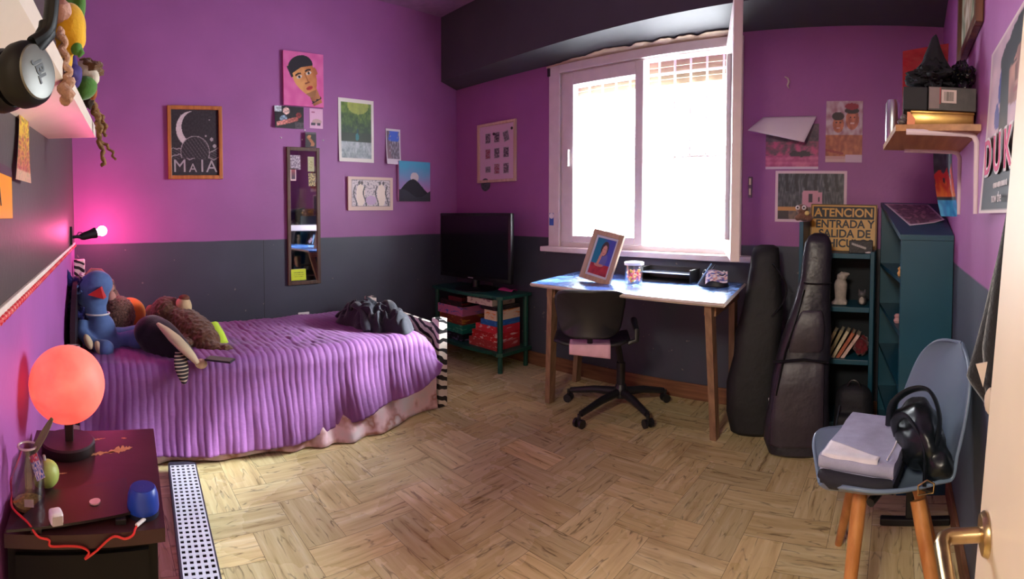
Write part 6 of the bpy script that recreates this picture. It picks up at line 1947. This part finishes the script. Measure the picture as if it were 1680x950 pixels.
# blue speaker with red cable
q = at(241, 848, Z=NZ); q.x -= 0.012
sp = Vector((q.x, q.y - 0.006, NZ))
t = thing('bluetooth_speaker', 'small round blue speaker at the front corner of the nightstand', 'speaker', sp)
mb = MB(); mb.lathe([(0, 0.0006), (0.027, 0.0006), (0.0295, 0.004), (0.031, 0.018), (0.029, 0.038), (0.025, 0.050), (0.023, 0.052), (0, 0.052)], (0, 0, 0), 40)
mb.build('body', mat('cobalt_plastic', (24, 62, 168), 0.4, var=0.05), t, smooth=True)
mb = MB(); mb.lathe([(0, 0.0521), (0.0225, 0.0521), (0.0225, 0.0527), (0, 0.0524)], (0, 0, 0), 32); mb.ell((0, 0, 0.0526), (0.002, 0.002, 0.0008), None, 10, 6); mb.build('grille', mat('cobalt_grille', (20, 48, 140), 0.6), t, smooth=True)
mb = MB(); mb.lathe([(0.0275, 0.0002), (0.030, 0.0004), (0.0302, 0.010), (0.0296, 0.010)], (0, 0, 0), 32); mb.build('foot_ring', mat('navy_rubber', (14, 18, 44), 0.6), t, smooth=True)
M_cable = mat('red_cable', (214, 40, 36), 0.45, var=0.05)
cab = []
for (px, py, kind) in ((-14, 735, 'z'), (4, 762, 'z'), (14, 785, 'z'), (12, 808, 'z'), (20, 832, 'b'), (46, 858, 'b'), (62, 880, 'f'), (80, 886, 'f'), (83, 896, 'f'), (112, 896, 'f'), (134, 898, 'f'), (146, 906, 'f'), (140, 917, 'f'), (158, 904, 'f'), (185, 881, 'f'), (205, 884, 'f'), (218, 878, 'e'), (224, 864, 'z')):
    if kind == 'z': p = at(px, py, Z=NZ + 0.0030 + (0.03 if py < 790 else 0))
    elif kind == 'b': p = at(px, py, Z=NZ + 0.018)
    else:
        xe = c2.x
        for _ in range(4):
            p = at(px, py, X=xe + 0.004); xe = c2.x + (-0.885 - c2.x) * (c2.y - p.y) / (c2.y + 0.192)
    if p.y < -DB + 0.004: p.y = -DB + 0.004
    cab.append(p)
cab.append(sp + Vector((0.026, 0.002, 0.006)))
t = thing('charging_cable', 'bright red charging cable snaking over the nightstand edge to the speaker', 'cable', (cab[8].x, cab[8].y, NZ))
MB().tube(spline(cab), 0.0021, 8).build('cord', M_cable, t, smooth=True, world=True)
MB().tube([cab[-2] + Vector((0, 0, 0.002)), cab[-1]], 0.0035, 8).build('plug', M_white, t, smooth=True, world=True)

# ------------------------------------------------------------------ perforated plate on the floor
A, B = Vector((-2.235, 0.330, 0)), Vector((-1.45, 0.272, 0))
d = (B - A); Ln = d.length; rz = math.atan2(d.y, d.x)
t = thing('perforated_plate', 'long white perforated metal plate with dark rim on the floor', 'metal plate', (A.x, A.y, 0), rz)
mb = MB(); px_, py_ = 0.0262, 0.0225; nx_, ny_ = int(Ln / px_), 5
idx = {}
def vid(x, y):
    k = (round(x, 5), round(y, 5))
    if k not in idx: idx[k] = len(mb.v); mb.v.append(Vector((x, y, 0.046)))
    return idx[k]
for i in range(nx_):
    for j in range(ny_):
        x0, y0 = 0.012 + i * px_, -ny_ * py_ / 2 + j * py_
        xs = [x0, x0 + 0.006, x0 + 0.0195, x0 + px_]; ys = [y0, y0 + 0.005, y0 + 0.0170, y0 + py_]
        for a in range(3):
            for b in range(3):
                if a == 1 and b == 1: continue
                mb.f.append([vid(xs[a], ys[b]), vid(xs[a + 1], ys[b]), vid(xs[a + 1], ys[b + 1]), vid(xs[a], ys[b + 1])]); mb.mi.append(0)
mb.build('plate', mat('white_enamel_metal', (206, 210, 220), 0.35, var=0.05), t, solid=0.002)
yw = ny_ * py_ / 2
mb = MB(); xe = 0.012 + nx_ * px_
mb.box2((0.0, -yw - 0.008, 0.0), (xe, -yw + 0.001, 0.047), 0.001); mb.box2((0.0, yw - 0.001, 0.0), (xe, yw + 0.006, 0.047), 0.001)
mb.slab([(-0.002, -yw - 0.008), (0.014, -yw - 0.008), (0.014, yw + 0.006), (-0.002, yw + 0.004), (-0.016, yw - 0.03), (-0.020, -yw)][::-1], 0.0, 0.047); mb.box2((xe, -yw - 0.008, 0), (xe + 0.012, yw + 0.006, 0.047))
mb.build('rim', mat('dark_grey_rim', (50, 50, 60), 0.45), t)
MB().box2((0.015, -yw, 0.002), (xe, yw, 0.010)).build('underside', mat('dark_grey_base', (26, 26, 30), 0.8), t)  # dark sheet below the holes

# ------------------------------------------------------------------ clip lamp in the corner
M_blk2 = mat('black_lamp_metal', (20, 16, 18), 0.35)
bulb = Vector((-3.155, -0.012, 1.082))
t = thing('clip_lamp', 'black clamp lamp with glowing pink bulb in the wall corner', 'lamp', (-3.06, -DB, 1.05))
MB().box2((-3.085, -DB, 1.005), (-3.045, -DB + 0.014, 1.115), 0.004).build('clamp', M_blk2, t, world=True)
MB().tube([(-3.065, -DB + 0.01, 1.05), (-3.075, -0.165, 1.052), (-3.085, -0.14, 1.048)], 0.010, 10).tube([(-3.075, -0.17, 1.055), (-3.08, -0.155, 1.078), (-3.085, -0.14, 1.078), (-3.09, -0.12, 1.06)], 0.003, 8).build('arm', M_blk2, t, smooth=True, world=True)
dr = (bulb - Vector((-3.085, -0.145, 1.048))).normalized()
q0 = Vector((-3.085, -0.145, 1.048))
MB().tube([q0, q0 + dr * 0.02, q0 + dr * 0.07, q0 + dr * 0.105, q0 + dr * 0.108], [0.016, 0.024, 0.027, 0.034, 0.030], 20).build('socket', M_blk2, t, smooth=True, world=True)
m, tt, b = new_mat('pink_bulb_glow')
b.inputs['Base Color'].default_value = (1, 0.6, 0.75, 1)
b.inputs['Emission Color'].default_value = (1.0, 0.10, 0.32, 1); b.inputs['Emission Strength'].default_value = 75.0
mb = MB(); mb.ell(bulb, 0.031, None, 24, 16); mb.tube([q0 + dr * 0.10, bulb - dr * 0.02], [0.016, 0.022], 16); mb.build('bulb', m, t, smooth=True, world=True)

# ------------------------------------------------------------------ white shelf on the left with toys and headphones
M_shelfw = mat('cream_shelf_paint', (226, 210, 190), 0.45, var=0.03)
t = thing('white_wall_shelf', 'thick white shelf on the dark left wall holding toys', 'shelf', (-1.2, -DB, 1.47))
mb = MB()
q = [(-1.910, -0.2045, 1.470), (-1.907, -0.024, 1.468), (-0.56, -0.119, 1.470), (-0.56, -0.2045, 1.365)]
rings = []
for k in range(25):
    s_ = k / 24; L_ = lambda a, b: tuple(a[i] + (b[i] - a[i]) * s_ for i in range(3))
    bk, ft = L_(q[0], q[3]), L_(q[1], q[2])
    rings.append([bk, ft, (ft[0], ft[1], ft[2] + 0.042), (bk[0], bk[1], bk[2] + 0.042)])
mb.loft(rings).build('board', M_shelfw, t, world=True, smooth=True, angle=30)

M_hp = mat('black_soft_plastic', (9, 9, 10), 0.55, var=0.1, spec=0.3)
hc = Vector((-0.618, -0.074, 1.350)); an = math.radians(58)
HM = Matrix.Translation(hc) @ Matrix.Rotation(an - PI / 2, 4, 'Z') @ Matrix.Rotation(-PI / 2, 4, 'X')   # local z = cup axis towards the viewer
HN = Vector((math.cos(an), math.sin(an), 0))
t = thing('headphones', 'black headphones with grey ear cup hanging from the white shelf', 'headphones', hc)
RH = HM.to_3x3()
mb = MB(HM); mb.lathe([(0, -0.004), (0.034, -0.004), (0.0385, -0.008), (0.041, -0.018), (0.041, -0.030), (0.036, -0.040), (0.0, -0.042)], (0, 0, 0), 40); mb.build('ear_cup', M_hp, t, smooth=True, world=True)
mb = MB(HM); mb.lathe([(0, 0.0005), (0.024, 0.0002), (0.0325, -0.0015), (0.034, -0.005), (0, -0.006)], (0, 0, 0), 40); disc = mb.build('cup_cover', mat('grey_cup_cover', (104, 104, 98), 0.4, 0.3, var=0.04), t, smooth=True, world=True)
HM2 = HM @ Matrix.Translation((0, 0, -0.072))
mb = MB(HM2); mb.lathe([(0, 0.028), (0.036, 0.026), (0.040, 0.018), (0.041, 0.004), (0.036, -0.004), (0, -0.006)], (0, 0, 0), 36); mb.build('ear_cup', M_hp, t, smooth=True, world=True)
bp = [hc - HN * 0.012 + Vector((0, 0, 0.036)), Vector((-0.632, -0.066, 1.402)), Vector((-0.634, -0.060, 1.43)), Vector((-0.640, -0.058, 1.48)), Vector((-0.648, -0.066, 1.53)), Vector((-0.66, -0.09, 1.56)), Vector((-0.668, -0.125, 1.545)), Vector((-0.66, -0.135, 1.53))]
mb = MB(); mb.tube(spline(bp, 5), 0.0150, 14, flat=0.6); mb.build('headband', M_hp, t, smooth=True, world=True)
mb = MB(); mb.tube([bp[0] - Vector((0, 0, .012)), bp[1], bp[1] + Vector((0, 0.001, 0.012))], [0.009, 0.0125, 0.011], 12); mb.build('hinge', M_hp, t, smooth=True, world=True)
# lettering on the cup cover
M_let = mat('dark_lettering', (34, 34, 32), 0.5)
lt = text('JBL', 0.021, M_let, t, (0, 0, 0), rot=(0, 0, 0), extrude=0.0003, bold=0.0007, sx=1.0)
LMx = Matrix.Translation(Vector((0, 0, 0)) + HN * 0.0009) @ Matrix.Rotation(an, 4, 'Z') @ Matrix.Rotation(PI / 2, 4, 'Z') @ Matrix.Rotation(PI / 2, 4, 'X') @ Matrix.Rotation(math.radians(-62), 4, 'Z')
lt.location = LMx.to_translation(); lt.rotation_euler = LMx.to_euler()

M_yp = mat('yellow_plush', (226, 172, 30), 0.9, var=0.08, bump=0.3, bscale=150, sheen=0.3)
M_gp = mat('green_plush', (72, 122, 42), 0.9, var=0.15, bump=0.3, bscale=150, sheen=0.3)
t = thing('parrot_plush', 'yellow and green plush bird tumbling over the white shelf edge', 'soft toy', (-1.2, -0.07, 1.512))
mb = MB(); mb.ell(pt(114, 46, 1.20), (0.04, 0.040, 0.058)); mb.ell(pt(121, 62, 1.20), (0.034, 0.030, 0.036)); mb.ell(Vector((-1.21, -0.095, 1.545)), (0.04, 0.03, 0.033)); mb.build('body', M_yp, t, world=True, remesh=0.005)
mb = MB(); mb.ell(pt(126, 28, 1.22), (0.025, 0.018, 0.062), RX(-0.25)); mb.ell(pt(112, 14, 1.23), (0.035, 0.024, 0.03)); mb.build('wing', M_gp, t, world=True, remesh=0.005)
mb = MB(); mb.ell(pt(125, 78, 1.19), (0.017, 0.014, 0.018)); mb.tube([pt(128, 82, 1.19), pt(133, 88, 1.19), pt(129, 94, 1.19)], [0.012, 0.009, 0.003], 10); mb.build('beak', M_gp, t, world=True, smooth=True)
mb = MB(); mb.ell(pt(101, 20, 1.17), (0.026, 0.024, 0.026), wob=0.2); mb.build('knitted_foot', mat('pink_beige_knit', (196, 150, 132), 0.95, bump=0.8, bscale=130), t, world=True, smooth=True)
M_rope = mat('beige_rope', (196, 154, 126), 0.95, var=0.2, nscale=60, bump=0.9, bscale=140, bdist=0.006)
t = thing('knotted_rope', 'pale knotted rope hanging from the front of the white shelf', 'rope', (-1.12, -0.075, 1.53))
rp = [pt(96, 50, 1.16), pt(102, 62, 1.14), pt(104, 85, 1.13), pt(108, 108, 1.12), pt(112, 128, 1.11), pt(107, 145, 1.10), pt(110, 165, 1.10)]
S_ = spline([Vector(p) for p in rp], 10)
mb = MB(); mb.tube([p + Vector((0.004 * math.cos(i * 0.6), 0.005 * math.sin(i * 0.6), 0)) for i, p in enumerate(S_)], [0.0085 + 0.0008 * math.sin(i * 1.9) + (0.005 if 42 < i < 56 else 0) + (0.004 if i > 54 else 0) for i in range(len(S_))], 10)
mb.tube([p + Vector((0.010 + 0.004 * math.cos(i * 0.6 + 3), 0.006 * math.sin(i * 0.6 + 3), 0.003)) for i, p in enumerate(S_[8:44])], 0.007, 10)
mb.tube([pt(110, 138, 1.10), pt(100, 141, 1.09), pt(95, 146, 1.09)], [0.007, 0.006, 0.004], 8)
mb.build('rope', M_rope, t, world=True, smooth=True)
t = thing('purple_pouch', 'purple cloth toy with magenta patch between rope and bird', 'soft toy', (-1.35, -0.085, 1.512))
mb = MB(); mb.ell(Vector((-1.36, -0.085, 1.548)), (0.06, 0.036, 0.036), None, 24, 14, wob=0.3, seed=2); mb.ell(pt(119, 112, 1.38), (0.02, 0.016, 0.045), None, 20, 12, wob=0.2); mb.build('body', mat('deep_purple_cloth', (62, 44, 110), 0.8), t, world=True, remesh=0.006)
mb = MB(); mb.ell(pt(114, 76, 1.32), (0.022, 0.016, 0.028), None, 20, 12, wob=0.2); mb.build('patch', mat('magenta_patch', (176, 40, 92), 0.8), t, world=True, smooth=True)
t = thing('bird_plush', 'white green and brown plush bird on the shelf end', 'soft toy', (-1.5, -0.05, 1.512))
mb = MB(); mb.ell(pt(138, 144, 1.49), (0.040, 0.040, 0.034), RX(0.4)); mb.build('wing', M_gp, t, world=True, smooth=True)
mb = MB(); mb.ell(pt(138, 120, 1.50), (0.038, 0.044, 0.036)); mb.ell(pt(150, 128, 1.49), (0.025, 0.025, 0.025)); mb.ell(Vector((-1.52, -0.075, 1.535)), (0.035, 0.03, 0.022)); mb.build('body', mat('off_white_plush', (206, 196, 176), 0.9, bump=0.4, bscale=150), t, world=True, remesh=0.005)
mb = MB(); mb.ell(pt(149, 112, 1.49), (0.028, 0.032, 0.026), None, 20, 12, wob=0.5, seed=6); mb.ell(pt(140, 106, 1.52), (0.02, 0.018, 0.02), None, 18, 12, wob=0.5, seed=8); mb.build('crest', fur('brown_plush', (116, 84, 54), 150, 0.8), t, world=True, smooth=True)
mb = MB(); mb.ell(pt(156, 124, 1.49), (0.009, 0.011, 0.012)); mb.ell(pt(153, 130, 1.49), (0.008, 0.008, 0.008)); mb.build('beak', M_hp, t, world=True, smooth=True)
mb = MB(); mb.ell(pt(152, 150, 1.52), (0.012, 0.014, 0.026)); mb.build('tail', mat('rust_plush', (156, 84, 40), 0.9), t, world=True, smooth=True)
t = thing('twisted_vine', 'twisted dry vine hanging off the far end of the white shelf', 'vine', (-1.78, -0.03, 1.512))
M_vine = mat('vine_bark', (134, 98, 58), 0.85, var=0.3, nscale=50, bump=0.7, bscale=90)
mb = MB()
def vine(P, r0, r1, r=1.80):
    S = spline([Vector(p) for p in P], 8); n_ = len(S)
    mb.tube([p + Vector((0.003 * math.sin(i * .9), 0.004 * math.cos(i * 0.8), 0)) for i, p in enumerate(S)], [(r0 + (r1 - r0) * i / n_) * (1 + 0.2 * math.sin(i * 1.7)) for i in range(n_)], 9)
vine([Vector((-1.74, -0.08, 1.525)), pt(148, 158, 1.74), pt(153, 175, 1.76), pt(160, 195, 1.78), pt(164, 212, 1.79), pt(162, 228, 1.80), pt(168, 248, 1.80), pt(170, 268, 1.80), pt(167, 270, 1.80)], 0.014, 0.006)
vine([pt(156, 180, 1.77), pt(166, 192, 1.79), pt(172, 208, 1.80), pt(171, 224, 1.80)], 0.010, 0.006)
vine([pt(164, 215, 1.79), pt(160, 205, 1.79), pt(168, 198, 1.79)], 0.008, 0.006)
vine([pt(163, 232, 1.80), pt(174, 238, 1.81), pt(184, 250, 1.82), pt(188, 262, 1.82)], 0.007, 0.004)
mb.build('stem', M_vine, t, world=True, smooth=True)
mb = MB(); mb.ell(pt(145, 163, 1.73), (0.02, 0.02, 0.03), None, 18, 12, wob=0.5, seed=3); mb.build('dark_knot', mat('dark_bark', (58, 44, 30), 0.9), t, world=True, smooth=True)
